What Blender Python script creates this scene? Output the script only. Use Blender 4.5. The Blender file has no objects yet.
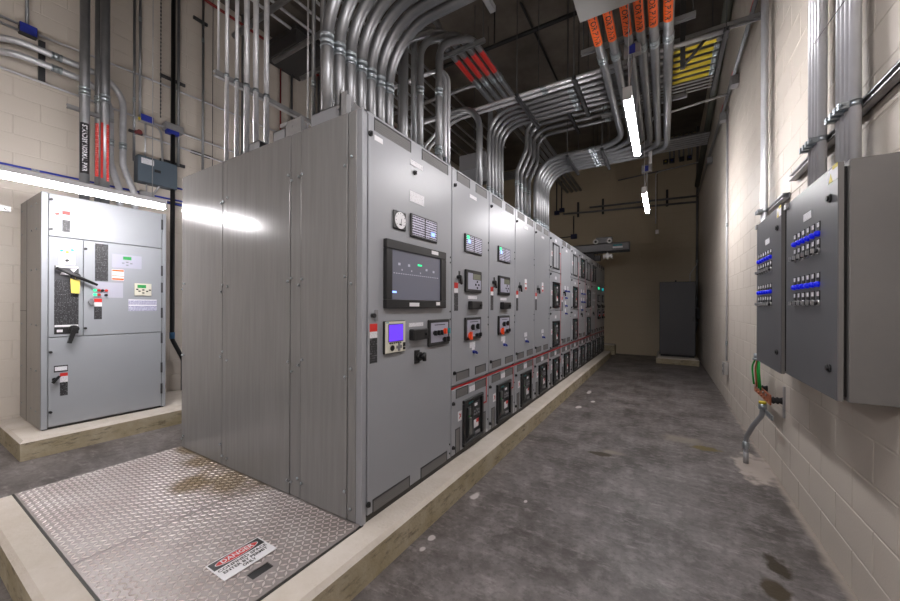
import bpy, math, random
from mathutils import Vector, Matrix
random.seed(7)
scene = bpy.context.scene
COL = scene.collection
PI = math.pi

# ------------------------------------------------------------------ camera
cam_d = bpy.data.cameras.new('camera'); cam = bpy.data.objects.new('camera', cam_d); COL.objects.link(cam)
cam_d.sensor_fit = 'HORIZONTAL'; cam_d.sensor_width = 36.0
cam_d.lens = 355.4 / 900 * 36.0
cam_d.shift_y = (306.4 - 300.5) / 900
cam_d.clip_start = 0.02
cam.location = (0, 0, 1.40)
cam.rotation_mode = 'XYZ'
cam.matrix_world = Matrix.Translation((0, 0, 1.40)) @ Matrix.Rotation(math.radians(31.08), 4, 'Z') @ Matrix.Rotation(PI / 2, 4, 'X') @ Matrix.Rotation(math.radians(0.221), 4, 'Z')
scene.camera = cam
# ------------------------------------------------------------------ world, exposure
world = bpy.data.worlds.new('world'); scene.world = world; world.use_nodes = True
world.node_tree.nodes['Background'].inputs[0].default_value = (0.010, 0.010, 0.011, 1)
world.node_tree.nodes['Background'].inputs[1].default_value = 1.0
vs = scene.view_settings
scene.display_settings.display_device = 'sRGB'
vs.view_transform = 'Standard'; vs.look = 'None'; vs.gamma = 1.0; vs.exposure = 0.06; vs.use_curve_mapping = False
LAMP_STRENGTH = 112.0
LAMP_COLOR = (1.0, 0.965, 0.985)
scene.cycles.max_bounces = 8; scene.cycles.diffuse_bounces = 5; scene.cycles.glossy_bounces = 4
scene.cycles.caustics_reflective = False; scene.cycles.caustics_refractive = False
scene.cycles.sample_clamp_indirect = 4.0

# ------------------------------------------------------------------ materials
MATS = {}
def nodes_of(m):
    m.use_nodes = True
    nt = m.node_tree
    return nt, nt.nodes['Principled BSDF']
def N(nt, t, **kw):
    n = nt.nodes.new(t)
    for k, v in kw.items():
        if k in n.inputs: n.inputs[k].default_value = v
        else: setattr(n, k, v)
    return n
def mat(name, col, rough=0.5, metal=0.0, var=0.0, vscale=3.0, bump=0.0, bscale=60.0, stretch=None, rvar=0.0, emit=None, estr=0.0, spec=None):
    if name in MATS: return MATS[name]
    m = bpy.data.materials.new(name); nt, b = nodes_of(m)
    b.inputs['Base Color'].default_value = (*col, 1); b.inputs['Roughness'].default_value = rough; b.inputs['Metallic'].default_value = metal
    if spec is not None: b.inputs['Specular IOR Level'].default_value = spec
    m.diffuse_color = (*col, 1)
    geo = None
    if var or bump or rvar:
        geo = N(nt, 'ShaderNodeNewGeometry')
        src = geo.outputs['Position']
        if stretch:
            mp = N(nt, 'ShaderNodeMapping'); mp.inputs['Scale'].default_value = stretch
            nt.links.new(src, mp.inputs['Vector']); src = mp.outputs['Vector']
    if var or rvar:
        no = N(nt, 'ShaderNodeTexNoise', Scale=vscale, Detail=6.0, Roughness=0.6); nt.links.new(src, no.inputs['Vector'])
        if var:
            mr = N(nt, 'ShaderNodeMapRange'); mr.inputs['From Min'].default_value = 0.3; mr.inputs['From Max'].default_value = 0.7
            mr.inputs['To Min'].default_value = 1 - var; mr.inputs['To Max'].default_value = 1 + var
            nt.links.new(no.outputs['Fac'], mr.inputs['Value'])
            mx = N(nt, 'ShaderNodeVectorMath', operation='SCALE'); mx.inputs[0].default_value = col
            nt.links.new(mr.outputs['Result'], mx.inputs['Scale']); nt.links.new(mx.outputs['Vector'], b.inputs['Base Color'])
        if rvar:
            mr = N(nt, 'ShaderNodeMapRange'); mr.inputs['From Min'].default_value = 0.3; mr.inputs['From Max'].default_value = 0.7
            mr.inputs['To Min'].default_value = rough - rvar; mr.inputs['To Max'].default_value = rough + rvar
            nt.links.new(no.outputs['Fac'], mr.inputs['Value']); nt.links.new(mr.outputs['Result'], b.inputs['Roughness'])
    if bump:
        nb = N(nt, 'ShaderNodeTexNoise', Scale=bscale, Detail=4.0); nt.links.new(geo.outputs['Position'], nb.inputs['Vector'])
        bp = N(nt, 'ShaderNodeBump', Strength=bump, Distance=0.004); nt.links.new(nb.outputs['Fac'], bp.inputs['Height'])
        nt.links.new(bp.outputs['Normal'], b.inputs['Normal'])
    if emit:
        b.inputs['Emission Color'].default_value = (*emit, 1); b.inputs['Emission Strength'].default_value = estr
    MATS[name] = m
    return m

GEAR = mat('gear_enamel', (0.285, 0.293, 0.312), 0.34, 0.0, var=0.03, vscale=1.5, spec=0.4)
SIDE = mat('gear_side_sheet', (0.235, 0.233, 0.232), 0.19, 0.12, var=0.09, vscale=4.0, stretch=(9, 9, 0.5), spec=0.22)
ATSM = mat('transfer_switch_enamel', (0.30, 0.315, 0.335), 0.36, 0.0, var=0.04, vscale=1.5)
ATSSIDE = mat('transfer_switch_side', (0.27, 0.255, 0.235), 0.35, 0.3, var=0.1, vscale=4.0, stretch=(6, 6, 0.6))
DKGREY = mat('dark_grey_enamel', (0.115, 0.116, 0.124), 0.38, 0.0, var=0.06, vscale=2.0)
DKSIDE = mat('dark_grey_enamel_side', (0.155, 0.148, 0.142), 0.5, 0.0, var=0.08, vscale=3.0)
CABGREY = mat('corner_cabinet_grey', (0.06, 0.06, 0.067), 0.5)
BASEDK = mat('dark_base_channel', (0.035, 0.034, 0.030), 0.6)
EMT = mat('galvanised_conduit', (0.58, 0.585, 0.61), 0.36, 0.55, var=0.12, vscale=5.0, stretch=(3, 3, 3), rvar=0.06)
EMTB = mat('bright_conduit', (0.66, 0.66, 0.69), 0.34, 0.35, var=0.08, vscale=5.0)
RIGID = mat('dark_galvanised_conduit', (0.235, 0.24, 0.25), 0.36, 0.68, var=0.12, vscale=6.0)
FITTING = mat('zinc_fitting', (0.36, 0.40, 0.43), 0.32, 0.85)
STRUT = mat('galvanised_strut', (0.40, 0.40, 0.41), 0.42, 0.6, var=0.1, vscale=10)
DKSTEEL = mat('dark_steel', (0.055, 0.055, 0.058), 0.5, 0.4)
BLACK = mat('black_plastic', (0.012, 0.012, 0.013), 0.42)
BLACKIRON = mat('black_iron_pipe', (0.010, 0.010, 0.011), 0.5, 0.2)
DKGLASS = mat('breaker_face', (0.016, 0.018, 0.02), 0.35)
GREY = mat('grey_plastic', (0.20, 0.20, 0.21), 0.5)
VENTM = mat('vent_mesh', (0.135, 0.132, 0.130), 0.6, var=0.05, vscale=300.0)
WHITE = mat('white_label', (0.75, 0.74, 0.76), 0.5)
SILVER = mat('silver_metal', (0.6, 0.6, 0.6), 0.3, 0.9)
RED = mat('red_label', (0.55, 0.025, 0.02), 0.45)
REDLINE = mat('red_mimic_line', (0.42, 0.012, 0.012), 0.45)
REDPIPE = mat('red_pipe_paint', (0.22, 0.015, 0.012), 0.5)
ORANGE = mat('orange_label', (0.80, 0.115, 0.01), 0.5)
ORANGEK = mat('orange_knob', (0.85, 0.08, 0.02), 0.4)
YELLOW = mat('yellow_label', (0.62, 0.50, 0.03), 0.5)
TAGYEL = mat('yellow_tag', (0.62, 0.50, 0.10), 0.6)
BLUE = mat('blue_box', (0.02, 0.035, 0.30), 0.5)
BLUECON = mat('blue_conduit', (0.02, 0.04, 0.36), 0.4)
BLUEKNOB = mat('blue_button', (0.006, 0.015, 0.60), 0.35, emit=(0.0, 0.01, 1.0), estr=0.22)
GREEN = mat('green_wire', (0.01, 0.33, 0.05), 0.45)
TEAL = mat('teal_part', (0.02, 0.25, 0.28), 0.45)
COPPER = mat('copper_bar', (0.50, 0.17, 0.09), 0.45, 0.75, var=0.2, vscale=20)
CREAM = mat('cream_plastic', (0.62, 0.60, 0.50), 0.5)
PANELW = mat('pale_overlay', (0.36, 0.36, 0.44), 0.4)
LCDPUR = mat('lit_violet_screen', (0.05, 0.02, 0.3), 0.3, emit=(0.16, 0.05, 0.95), estr=0.9)
LCDGRN = mat('lit_green_screen', (0.02, 0.2, 0.05), 0.3, emit=(0.03, 0.22, 0.06), estr=0.5)
SCREEN = mat('touch_screen_glass', (0.115, 0.12, 0.15), 0.12, emit=(0.10, 0.10, 0.14), estr=0.25)
SCRMARK = mat('screen_marks', (0.3, 0.3, 0.36), 0.4, emit=(0.2, 0.2, 0.26), estr=0.5)
LEDG = mat('green_led', (0.02, 0.5, 0.15), 0.4, emit=(0.03, 0.9, 0.35), estr=1.0)
LEDB = mat('blue_led', (0.2, 0.3, 0.9), 0.4, emit=(0.25, 0.4, 1.0), estr=1.6)
LEDR = mat('red_pilot', (0.5, 0.03, 0.02), 0.35)
LCDGREY = mat('grey_lcd', (0.16, 0.17, 0.12), 0.3)
CHALK = mat('lamp_housing_white', (0.7, 0.7, 0.72), 0.45)
TUBE2 = mat('lit_lamp_lens_strong', (0.9, 0.9, 0.9), 0.4, emit=LAMP_COLOR, estr=LAMP_STRENGTH * 1.3)  # emission raised above the common lens to brighten what it lights
TUBE3 = mat('lit_lamp_lens_far', (0.9, 0.9, 0.9), 0.4, emit=LAMP_COLOR, estr=LAMP_STRENGTH * 1.4)
TUBE0 = mat('lit_lamp_lens_weak', (0.9, 0.9, 0.9), 0.4, emit=LAMP_COLOR, estr=LAMP_STRENGTH * 0.85)  # emission lowered so the near right wall does not clip
TUBE = mat('lit_lamp_lens', (0.9, 0.9, 0.9), 0.4, emit=LAMP_COLOR, estr=LAMP_STRENGTH)
WOODW = mat('cable_white', (0.55, 0.55, 0.55), 0.5)
CEILM = mat('concrete_deck', (0.12, 0.104, 0.088), 0.9, 0, var=0.35, vscale=1.6, bump=0.2, bscale=30)
DUCTM = mat('dark_duct_sheet', (0.045, 0.043, 0.042), 0.7)

def printed(name, bg, ink, sx, sz, cover=0.5):
    """small illegible print: rows of ink dashes on a flat label (object space y,z or x,z)"""
    if name in MATS: return MATS[name]
    m = bpy.data.materials.new(name); nt, b = nodes_of(m)
    tc = N(nt, 'ShaderNodeTexCoord'); mp = N(nt, 'ShaderNodeMapping'); mp.inputs['Scale'].default_value = (sx, sx, sz)
    nt.links.new(tc.outputs['Object'], mp.inputs['Vector'])
    sp = N(nt, 'ShaderNodeSeparateXYZ'); nt.links.new(mp.outputs['Vector'], sp.inputs['Vector'])
    fr = N(nt, 'ShaderNodeMath', operation='FRACT'); nt.links.new(sp.outputs['Z'], fr.inputs[0])
    lt = N(nt, 'ShaderNodeMath', operation='LESS_THAN'); nt.links.new(fr.outputs[0], lt.inputs[0]); lt.inputs[1].default_value = 0.55
    fl = N(nt, 'ShaderNodeMath', operation='FLOOR'); nt.links.new(sp.outputs['Z'], fl.inputs[0])
    cb = N(nt, 'ShaderNodeCombineXYZ'); nt.links.new(sp.outputs['X'], cb.inputs[0]); nt.links.new(sp.outputs['Y'], cb.inputs[1]); nt.links.new(fl.outputs[0], cb.inputs[2])
    no = N(nt, 'ShaderNodeTexNoise', Scale=1.0, Detail=1.0); nt.links.new(cb.outputs[0], no.inputs['Vector'])
    gt = N(nt, 'ShaderNodeMath', operation='GREATER_THAN'); nt.links.new(no.outputs['Fac'], gt.inputs[0]); gt.inputs[1].default_value = 1 - cover
    mu = N(nt, 'ShaderNodeMath', operation='MULTIPLY'); nt.links.new(lt.outputs[0], mu.inputs[0]); nt.links.new(gt.outputs[0], mu.inputs[1])
    mx = N(nt, 'ShaderNodeMix', data_type='RGBA'); mx.inputs['A'].default_value = (*bg, 1); mx.inputs['B'].default_value = (*ink, 1)
    nt.links.new(mu.outputs[0], mx.inputs['Factor']); nt.links.new(mx.outputs['Result'], b.inputs['Base Color']); b.inputs['Roughness'].default_value = 0.5
    MATS[name] = m
    return m
PR_WHITE = printed('print_on_white', (0.72, 0.71, 0.74), (0.40, 0.39, 0.40), 260, 150, 0.42)
PR_ANN = printed('print_on_annunciator', (0.58, 0.57, 0.70), (0.045, 0.04, 0.07), 130, 62, 0.60)
PR_BLACK = printed('print_on_black', (0.022, 0.022, 0.024), (0.14, 0.14, 0.15), 230, 75, 0.42)
PR_RED = printed('print_on_red', (0.60, 0.022, 0.016), (0.70, 0.22, 0.20), 90, 40, 0.5)
PR_PAPER = printed('print_on_paper', (0.55, 0.55, 0.66), (0.20, 0.20, 0.34), 150, 70, 0.55)
PR_YEL = printed('print_on_yellow', (0.66, 0.52, 0.03), (0.10, 0.08, 0.01), 60, 60, 0.5)

def cmu_mat(name='painted_block', lo=(0.545, 0.49, 0.425, 1), hi=(0.60, 0.545, 0.48, 1)):
    m = bpy.data.materials.new(name); nt, b = nodes_of(m)
    g = N(nt, 'ShaderNodeNewGeometry')
    n1 = N(nt, 'ShaderNodeTexNoise', Scale=1.2, Detail=5.0); nt.links.new(g.outputs['Position'], n1.inputs['Vector'])
    n2 = N(nt, 'ShaderNodeTexNoise', Scale=90.0, Detail=3.0); nt.links.new(g.outputs['Position'], n2.inputs['Vector'])
    oi = N(nt, 'ShaderNodeObjectInfo')
    cr = N(nt, 'ShaderNodeMix', data_type='RGBA'); cr.inputs['A'].default_value = lo; cr.inputs['B'].default_value = hi
    nt.links.new(n1.outputs['Fac'], cr.inputs['Factor']); nt.links.new(cr.outputs['Result'], b.inputs['Base Color'])
    bp = N(nt, 'ShaderNodeBump', Strength=0.35, Distance=0.002); nt.links.new(n2.outputs['Fac'], bp.inputs['Height']); nt.links.new(bp.outputs['Normal'], b.inputs['Normal'])
    b.inputs['Roughness'].default_value = 0.55
    return m
CMU = cmu_mat()
CMUBACK = cmu_mat('painted_block_dimmed', (0.46, 0.39, 0.275, 1), (0.52, 0.445, 0.32, 1))  # same block paint, with the back wall's dim light put into its colour
MORTAR = mat('painted_mortar', (0.545, 0.49, 0.425), 0.7, var=0.08, vscale=4)

def blob(nt, pos, cx, cy, rx, ry, warp, soft=0.25):
    """irregular stain mask around a floor point"""
    mp = N(nt, 'ShaderNodeVectorMath', operation='SUBTRACT'); mp.inputs[1].default_value = (cx, cy, 0); nt.links.new(pos, mp.inputs[0])
    dv = N(nt, 'ShaderNodeVectorMath', operation='DIVIDE'); dv.inputs[1].default_value = (rx, ry, 1e6); nt.links.new(mp.outputs[0], dv.inputs[0])
    ln = N(nt, 'ShaderNodeVectorMath', operation='LENGTH'); nt.links.new(dv.outputs[0], ln.inputs[0])
    ad = N(nt, 'ShaderNodeMath', operation='ADD'); nt.links.new(ln.outputs['Value'], ad.inputs[0]); nt.links.new(warp, ad.inputs[1])
    mr = N(nt, 'ShaderNodeMapRange'); mr.inputs['From Min'].default_value = 1 - soft; mr.inputs['From Max'].default_value = 1 + soft
    mr.inputs['To Min'].default_value = 1.0; mr.inputs['To Max'].default_value = 0.0
    nt.links.new(ad.outputs[0], mr.inputs['Value'])
    return mr.outputs['Result']
def mixc(nt, fac, a, bcol):
    mx = N(nt, 'ShaderNodeMix', data_type='RGBA'); nt.links.new(fac, mx.inputs['Factor'])
    if isinstance(a, tuple): mx.inputs['A'].default_value = (*a, 1)
    else: nt.links.new(a, mx.inputs['A'])
    if isinstance(bcol, tuple): mx.inputs['B'].default_value = (*bcol, 1)
    else: nt.links.new(bcol, mx.inputs['B'])
    return mx.outputs['Result']
def warp_of(nt, pos, scale, amp):
    n = N(nt, 'ShaderNodeTexNoise', Scale=scale, Detail=4.0); nt.links.new(pos, n.inputs['Vector'])
    mr = N(nt, 'ShaderNodeMapRange'); mr.inputs['From Min'].default_value = 0.25; mr.inputs['From Max'].default_value = 0.75
    mr.inputs['To Min'].default_value = -amp; mr.inputs['To Max'].default_value = amp; nt.links.new(n.outputs['Fac'], mr.inputs['Value'])
    return mr.outputs['Result']
def ramp(nt, src, lo, hi):
    mr = N(nt, 'ShaderNodeMapRange'); mr.inputs['From Min'].default_value = lo; mr.inputs['From Max'].default_value = hi; nt.links.new(src, mr.inputs['Value'])
    return mr.outputs['Result']
def floor_mat():
    m = bpy.data.materials.new('sealed_concrete_floor'); nt, b = nodes_of(m)
    g = N(nt, 'ShaderNodeNewGeometry'); pos = g.outputs['Position']
    n1 = N(nt, 'ShaderNodeTexNoise', Scale=2.2, Detail=9.0, Roughness=0.7); nt.links.new(pos, n1.inputs['Vector'])
    n2 = N(nt, 'ShaderNodeTexNoise', Scale=9.0, Detail=6.0, Roughness=0.7); nt.links.new(pos, n2.inputs['Vector'])
    n3 = N(nt, 'ShaderNodeTexNoise', Scale=45.0, Detail=3.0, Roughness=0.6); nt.links.new(pos, n3.inputs['Vector'])
    c = mixc(nt, ramp(nt, n1.outputs['Fac'], 0.38, 0.66), (0.066, 0.056, 0.051), (0.205, 0.186, 0.180))
    c = mixc(nt, ramp(nt, n2.outputs['Fac'], 0.50, 0.80), c, (0.275, 0.252, 0.246))
    mp = N(nt, 'ShaderNodeMapping'); mp.inputs['Scale'].default_value = (1.0, 3.5, 1); mp.inputs['Rotation'].default_value = (0, 0, 0.5); nt.links.new(pos, mp.inputs['Vector'])
    n4 = N(nt, 'ShaderNodeTexNoise', Scale=5.0, Detail=7.0, Roughness=0.75); nt.links.new(mp.outputs[0], n4.inputs['Vector'])
    sc = N(nt, 'ShaderNodeMath', operation='MULTIPLY'); sc.inputs[1].default_value = 0.55; nt.links.new(ramp(nt, n4.outputs['Fac'], 0.54, 0.70), sc.inputs[0])
    c = mixc(nt, sc.outputs[0], c, (0.38, 0.345, 0.34))
    n5 = N(nt, 'ShaderNodeTexNoise', Scale=22.0, Detail=5.0, Roughness=0.7); nt.links.new(pos, n5.inputs['Vector'])
    s5 = N(nt, 'ShaderNodeMath', operation='MULTIPLY'); s5.inputs[1].default_value = 0.5; nt.links.new(ramp(nt, n5.outputs['Fac'], 0.52, 0.34), s5.inputs[0])
    c = mixc(nt, s5.outputs[0], c, (0.045, 0.038, 0.034))
    w = warp_of(nt, pos, 9.0, 0.55); w2 = warp_of(nt, pos, 3.0, 0.5)
    # worn paler strip along the right wall
    c = mixc(nt, blob(nt, pos, 0.80, 2.9, 0.035, 3.5, w, 0.5), c, (0.30, 0.262, 0.225))
    c = mixc(nt, blob(nt, pos, 0.68, 4.05, 0.13, 0.33, w, 0.2), c, (0.38, 0.33, 0.29))
    # oil spots
    for (cx, cy, rx, ry, col) in ((0.525, 2.57, 0.050, 0.105, (0.026, 0.016, 0.004)), (0.475, 2.34, 0.058, 0.075, (0.040, 0.026, 0.008)),
                                  (-0.50, 3.64, 0.10, 0.05, (0.045, 0.03, 0.012)), (0.36, 4.33, 0.11, 0.07, (0.13, 0.10, 0.035))):
        c = mixc(nt, blob(nt, pos, cx, cy, rx, ry, w, 0.18), c, col)
    for (cx, cy, rx, ry) in ((0.18, 4.5, 0.17, 0.10), (-0.42, 3.75, 0.08, 0.05)):
        c = mixc(nt, blob(nt, pos, cx, cy, rx, ry, w, 0.5), c, (0.215, 0.187, 0.155))
    # plaster drips beside the kerb
    for (cx, cy, rx, ry) in ((-1.19, 2.34, 0.03, 0.05), (-1.20, 1.78, 0.018, 0.025), (-1.19, 1.68, 0.018, 0.022), (-1.02, 5.2, 0.03, 0.08), (-1.05, 6.2, 0.03, 0.10), (-0.85, 2.47, 0.012, 0.02), (-0.9, 5.6, 0.03, 0.06)):
        c = mixc(nt, blob(nt, pos, cx, cy, rx, ry, w, 0.2), c, (0.50, 0.46, 0.45))
    nt.links.new(c, b.inputs['Base Color'])
    mr = N(nt, 'ShaderNodeMapRange'); mr.inputs['To Min'].default_value = 0.34; mr.inputs['To Max'].default_value = 0.62; nt.links.new(n2.outputs['Fac'], mr.inputs['Value'])
    nt.links.new(mr.outputs['Result'], b.inputs['Roughness'])
    bp = N(nt, 'ShaderNodeBump', Strength=0.25, Distance=0.004); nt.links.new(n3.outputs['Fac'], bp.inputs['Height']); nt.links.new(bp.outputs['Normal'], b.inputs['Normal'])
    return m
FLOOR = floor_mat()
def pad_mat(name, a, bcol, dark, thr):
    m = bpy.data.materials.new(name); nt, b = nodes_of(m)
    g = N(nt, 'ShaderNodeNewGeometry'); pos = g.outputs['Position']
    n1 = N(nt, 'ShaderNodeTexNoise', Scale=3.0, Detail=8.0, Roughness=0.7); nt.links.new(pos, n1.inputs['Vector'])
    mp = N(nt, 'ShaderNodeMapping'); mp.inputs['Scale'].default_value = (1, 1, 3.5); nt.links.new(pos, mp.inputs['Vector'])
    n2 = N(nt, 'ShaderNodeTexNoise', Scale=7.0, Detail=7.0, Roughness=0.75); nt.links.new(mp.outputs[0], n2.inputs['Vector'])
    n3 = N(nt, 'ShaderNodeTexNoise', Scale=55.0, Detail=3.0); nt.links.new(pos, n3.inputs['Vector'])
    c = mixc(nt, ramp(nt, n1.outputs['Fac'], 0.35, 0.65), a, bcol)
    sc = N(nt, 'ShaderNodeMath', operation='MULTIPLY'); sc.inputs[1].default_value = 0.8; nt.links.new(ramp(nt, n2.outputs['Fac'], thr, thr + 0.16), sc.inputs[0])
    c = mixc(nt, sc.outputs[0], c, dark)
    nt.links.new(c, b.inputs['Base Color']); b.inputs['Roughness'].default_value = 0.8
    bp = N(nt, 'ShaderNodeBump', Strength=0.5, Distance=0.005); nt.links.new(n3.outputs['Fac'], bp.inputs['Height']); nt.links.new(bp.outputs['Normal'], b.inputs['Normal'])
    return m
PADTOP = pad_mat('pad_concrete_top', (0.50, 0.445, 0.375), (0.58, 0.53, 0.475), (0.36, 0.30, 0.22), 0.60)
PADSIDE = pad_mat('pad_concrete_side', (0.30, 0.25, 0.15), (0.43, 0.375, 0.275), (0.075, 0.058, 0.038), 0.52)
def plate_mat(name, lo, hi, ro):
    m = bpy.data.materials.new(name); nt, b = nodes_of(m)
    g = N(nt, 'ShaderNodeNewGeometry'); pos = g.outputs['Position']
    n1 = N(nt, 'ShaderNodeTexNoise', Scale=4.0, Detail=7.0, Roughness=0.7); nt.links.new(pos, n1.inputs['Vector'])
    c = mixc(nt, ramp(nt, n1.outputs['Fac'], 0.35, 0.65), lo, hi)
    w = warp_of(nt, pos, 6.0, 0.5)
    for (cx, cy, rx, ry) in ((-2.60, 1.33, 0.27, 0.17), (-3.10, 1.38, 0.20, 0.09), (-3.40, 1.41, 0.16, 0.05), (-2.75, 1.18, 0.14, 0.10)):
        f = blob(nt, pos, cx, cy, rx, ry, w, 0.5)
        s = N(nt, 'ShaderNodeMath', operation='MULTIPLY'); s.inputs[1].default_value = 0.8; nt.links.new(f, s.inputs[0])
        c = mixc(nt, s.outputs[0], c, (0.165, 0.115, 0.05))
    nt.links.new(c, b.inputs['Base Color']); b.inputs['Metallic'].default_value = 0.55
    mr = N(nt, 'ShaderNodeMapRange'); mr.inputs['To Min'].default_value = ro; mr.inputs['To Max'].default_value = ro + .2; nt.links.new(n1.outputs['Fac'], mr.inputs['Value'])
    nt.links.new(mr.outputs['Result'], b.inputs['Roughness'])
    return m
PLATE = plate_mat('tread_plate_steel', (0.29, 0.255, 0.24), (0.38, 0.345, 0.335), 0.40)
TREAD = plate_mat('worn_tread_steel', (0.66, 0.57, 0.55), (0.78, 0.74, 0.72), 0.28)

# ------------------------------------------------------------------ mesh builder
class MB:
    def __init__(s, o=(0, 0, 0)):
        s.o = Vector(o); s.v = []; s.f = []; s.m = []; s.sm = []
    def add(s, vs, fs, mi=0, smooth=False):
        n = len(s.v); s.v += [Vector(v) for v in vs]
        for f in fs:
            s.f.append(tuple(n + i for i in f)); s.m.append(mi); s.sm.append(smooth)
        return s
    def box(s, x0, x1, y0, y1, z0, z1, mi=0, c=0.0):
        if x0 > x1: x0, x1 = x1, x0
        if y0 > y1: y0, y1 = y1, y0
        if z0 > z1: z0, z1 = z1, z0
        if c <= 0:
            return s.add([(x0, y0, z0), (x1, y0, z0), (x1, y1, z0), (x0, y1, z0), (x0, y0, z1), (x1, y0, z1), (x1, y1, z1), (x0, y1, z1)],
                         [(3, 2, 1, 0), (4, 5, 6, 7), (0, 1, 5, 4), (1, 2, 6, 5), (2, 3, 7, 6), (3, 0, 4, 7)], mi)
        c = min(c, (x1 - x0) * .45, (y1 - y0) * .45, (z1 - z0) * .45)
        X, Y, Z = (x0, x1), (y0, y1), (z0, z1); vs = []; idx = {}
        for i in (0, 1):
            for j in (0, 1):
                for k in (0, 1):
                    sx, sy, sz = (c if i == 0 else -c), (c if j == 0 else -c), (c if k == 0 else -c)
                    for a, p in enumerate(((X[i], Y[j] + sy, Z[k] + sz), (X[i] + sx, Y[j], Z[k] + sz), (X[i] + sx, Y[j] + sy, Z[k]))):
                        idx[i, j, k, a] = len(vs); vs.append(p)
        F = []
        for i in (0, 1):
            q = [idx[i, 0, 0, 0], idx[i, 1, 0, 0], idx[i, 1, 1, 0], idx[i, 0, 1, 0]]; F.append(q if i else q[::-1])
            q = [idx[0, i, 0, 1], idx[0, i, 1, 1], idx[1, i, 1, 1], idx[1, i, 0, 1]]; F.append(q if i else q[::-1])
            q = [idx[0, 0, i, 2], idx[1, 0, i, 2], idx[1, 1, i, 2], idx[0, 1, i, 2]]; F.append(q if i else q[::-1])
        for i in (0, 1):
            for j in (0, 1):
                F.append([idx[i, j, 0, 0], idx[i, j, 1, 0], idx[i, j, 1, 1], idx[i, j, 0, 1]])
                F.append([idx[i, 0, j, 0], idx[i, 1, j, 0], idx[i, 1, j, 2], idx[i, 0, j, 2]])
                F.append([idx[0, i, j, 1], idx[1, i, j, 1], idx[1, i, j, 2], idx[0, i, j, 2]])
                for k in (0, 1): F.append([idx[i, j, k, 0], idx[i, j, k, 1], idx[i, j, k, 2]])
        return s.add(vs, F, mi)
    def tube(s, pts, r, n=10, mi=0, cap=True, ry=None):
        P = [Vector(p) for p in pts]; rings = []
        t = (P[1] - P[0]).normalized(); up = Vector((0, 0, 1)) if abs(t.z) < .9 else Vector((1, 0, 0))
        u = t.cross(up).normalized()
        vs = []
        for i, p in enumerate(P):
            if i == 0: t = (P[1] - P[0]).normalized()
            elif i == len(P) - 1: t = (P[-1] - P[-2]).normalized()
            else: t = ((P[i + 1] - P[i]).normalized() + (P[i] - P[i - 1]).normalized()).normalized()
            u = (u - t * u.dot(t)).normalized(); w = t.cross(u)
            rr = r[i] if isinstance(r, (list, tuple)) else r
            vs += [p + (u * math.cos(a) + w * math.sin(a)) * rr for a in [2 * PI * k / n for k in range(n)]]
        F = [(i * n + k, i * n + (k + 1) % n, (i + 1) * n + (k + 1) % n, (i + 1) * n + k) for i in range(len(P) - 1) for k in range(n)]
        base = len(s.v)
        s.add(vs, F, mi, True)
        if cap:
            for ring in (0, len(P) - 1):
                s.f.append(tuple(base + ring * n + k for k in (range(n) if ring else range(n - 1, -1, -1)))); s.m.append(mi); s.sm.append(False)
        return s
    def cyl(s, p, q, r, n=12, mi=0): return s.tube([p, q], r, n, mi)
    def prism(s, poly, axis, a, b, mi=0):
        """extrude a 2D polygon along axis 'x','y' or 'z' from a to b"""
        def P(u, v, w): return {'x': (w, u, v), 'y': (u, w, v), 'z': (u, v, w)}[axis]
        n = len(poly)
        vs = [P(u, v, a) for u, v in poly] + [P(u, v, b) for u, v in poly]
        return s.add(vs, [tuple(range(n - 1, -1, -1)), tuple(range(n, 2 * n))] + [(i, (i + 1) % n, n + (i + 1) % n, n + i) for i in range(n)], mi)
    def mesh(s, name, mats):
        me = bpy.data.meshes.new(name)
        me.from_pydata([tuple(v - s.o) for v in s.v], [], s.f)
        for m in (mats if isinstance(mats, (list, tuple)) else [mats]): me.materials.append(m)
        me.polygons.foreach_set('material_index', s.m); me.polygons.foreach_set('use_smooth', s.sm)
        me.update()
        return me

def link(name, data, parent=None, loc=(0, 0, 0), rot=None):
    o = bpy.data.objects.new(name, data); COL.objects.link(o); o.location = loc
    if rot: o.rotation_euler = rot
    if parent is not None: o.parent = parent
    return o
def part(name, mb, mats, parent, label=None, loc=(0, 0, 0)):
    o = link(name, mb.mesh(name, mats), parent, loc)
    if label: o['label'] = label
    return o
def tag(o, label, cat, group=None):
    o['label'] = label; o['category'] = cat
    if group: o['group'] = group
    return o
def root(name, loc, label, cat, group=None):
    o = link(name, None, None, loc); o.empty_display_size = 0.05
    return tag(o, label, cat, group)
def thing(name, mb, mats, label, cat, group=None):
    return tag(link(name, mb.mesh(name, mats), None, mb.o), label, cat, group)
def structure(name, mb, mats):
    o = link(name, mb.mesh(name, mats), None, mb.o); o['kind'] = 'structure'
    return o
CACHE = {}
def inst(key, fn, mats, name, parent, loc, label=None):
    """a part whose mesh is shared by every alike piece"""
    if key not in CACHE:
        mb = MB(); fn(mb); CACHE[key] = mb.mesh(name, mats)
    o = link(name, CACHE[key], parent, loc)
    if label: o['label'] = label
    return o

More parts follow.
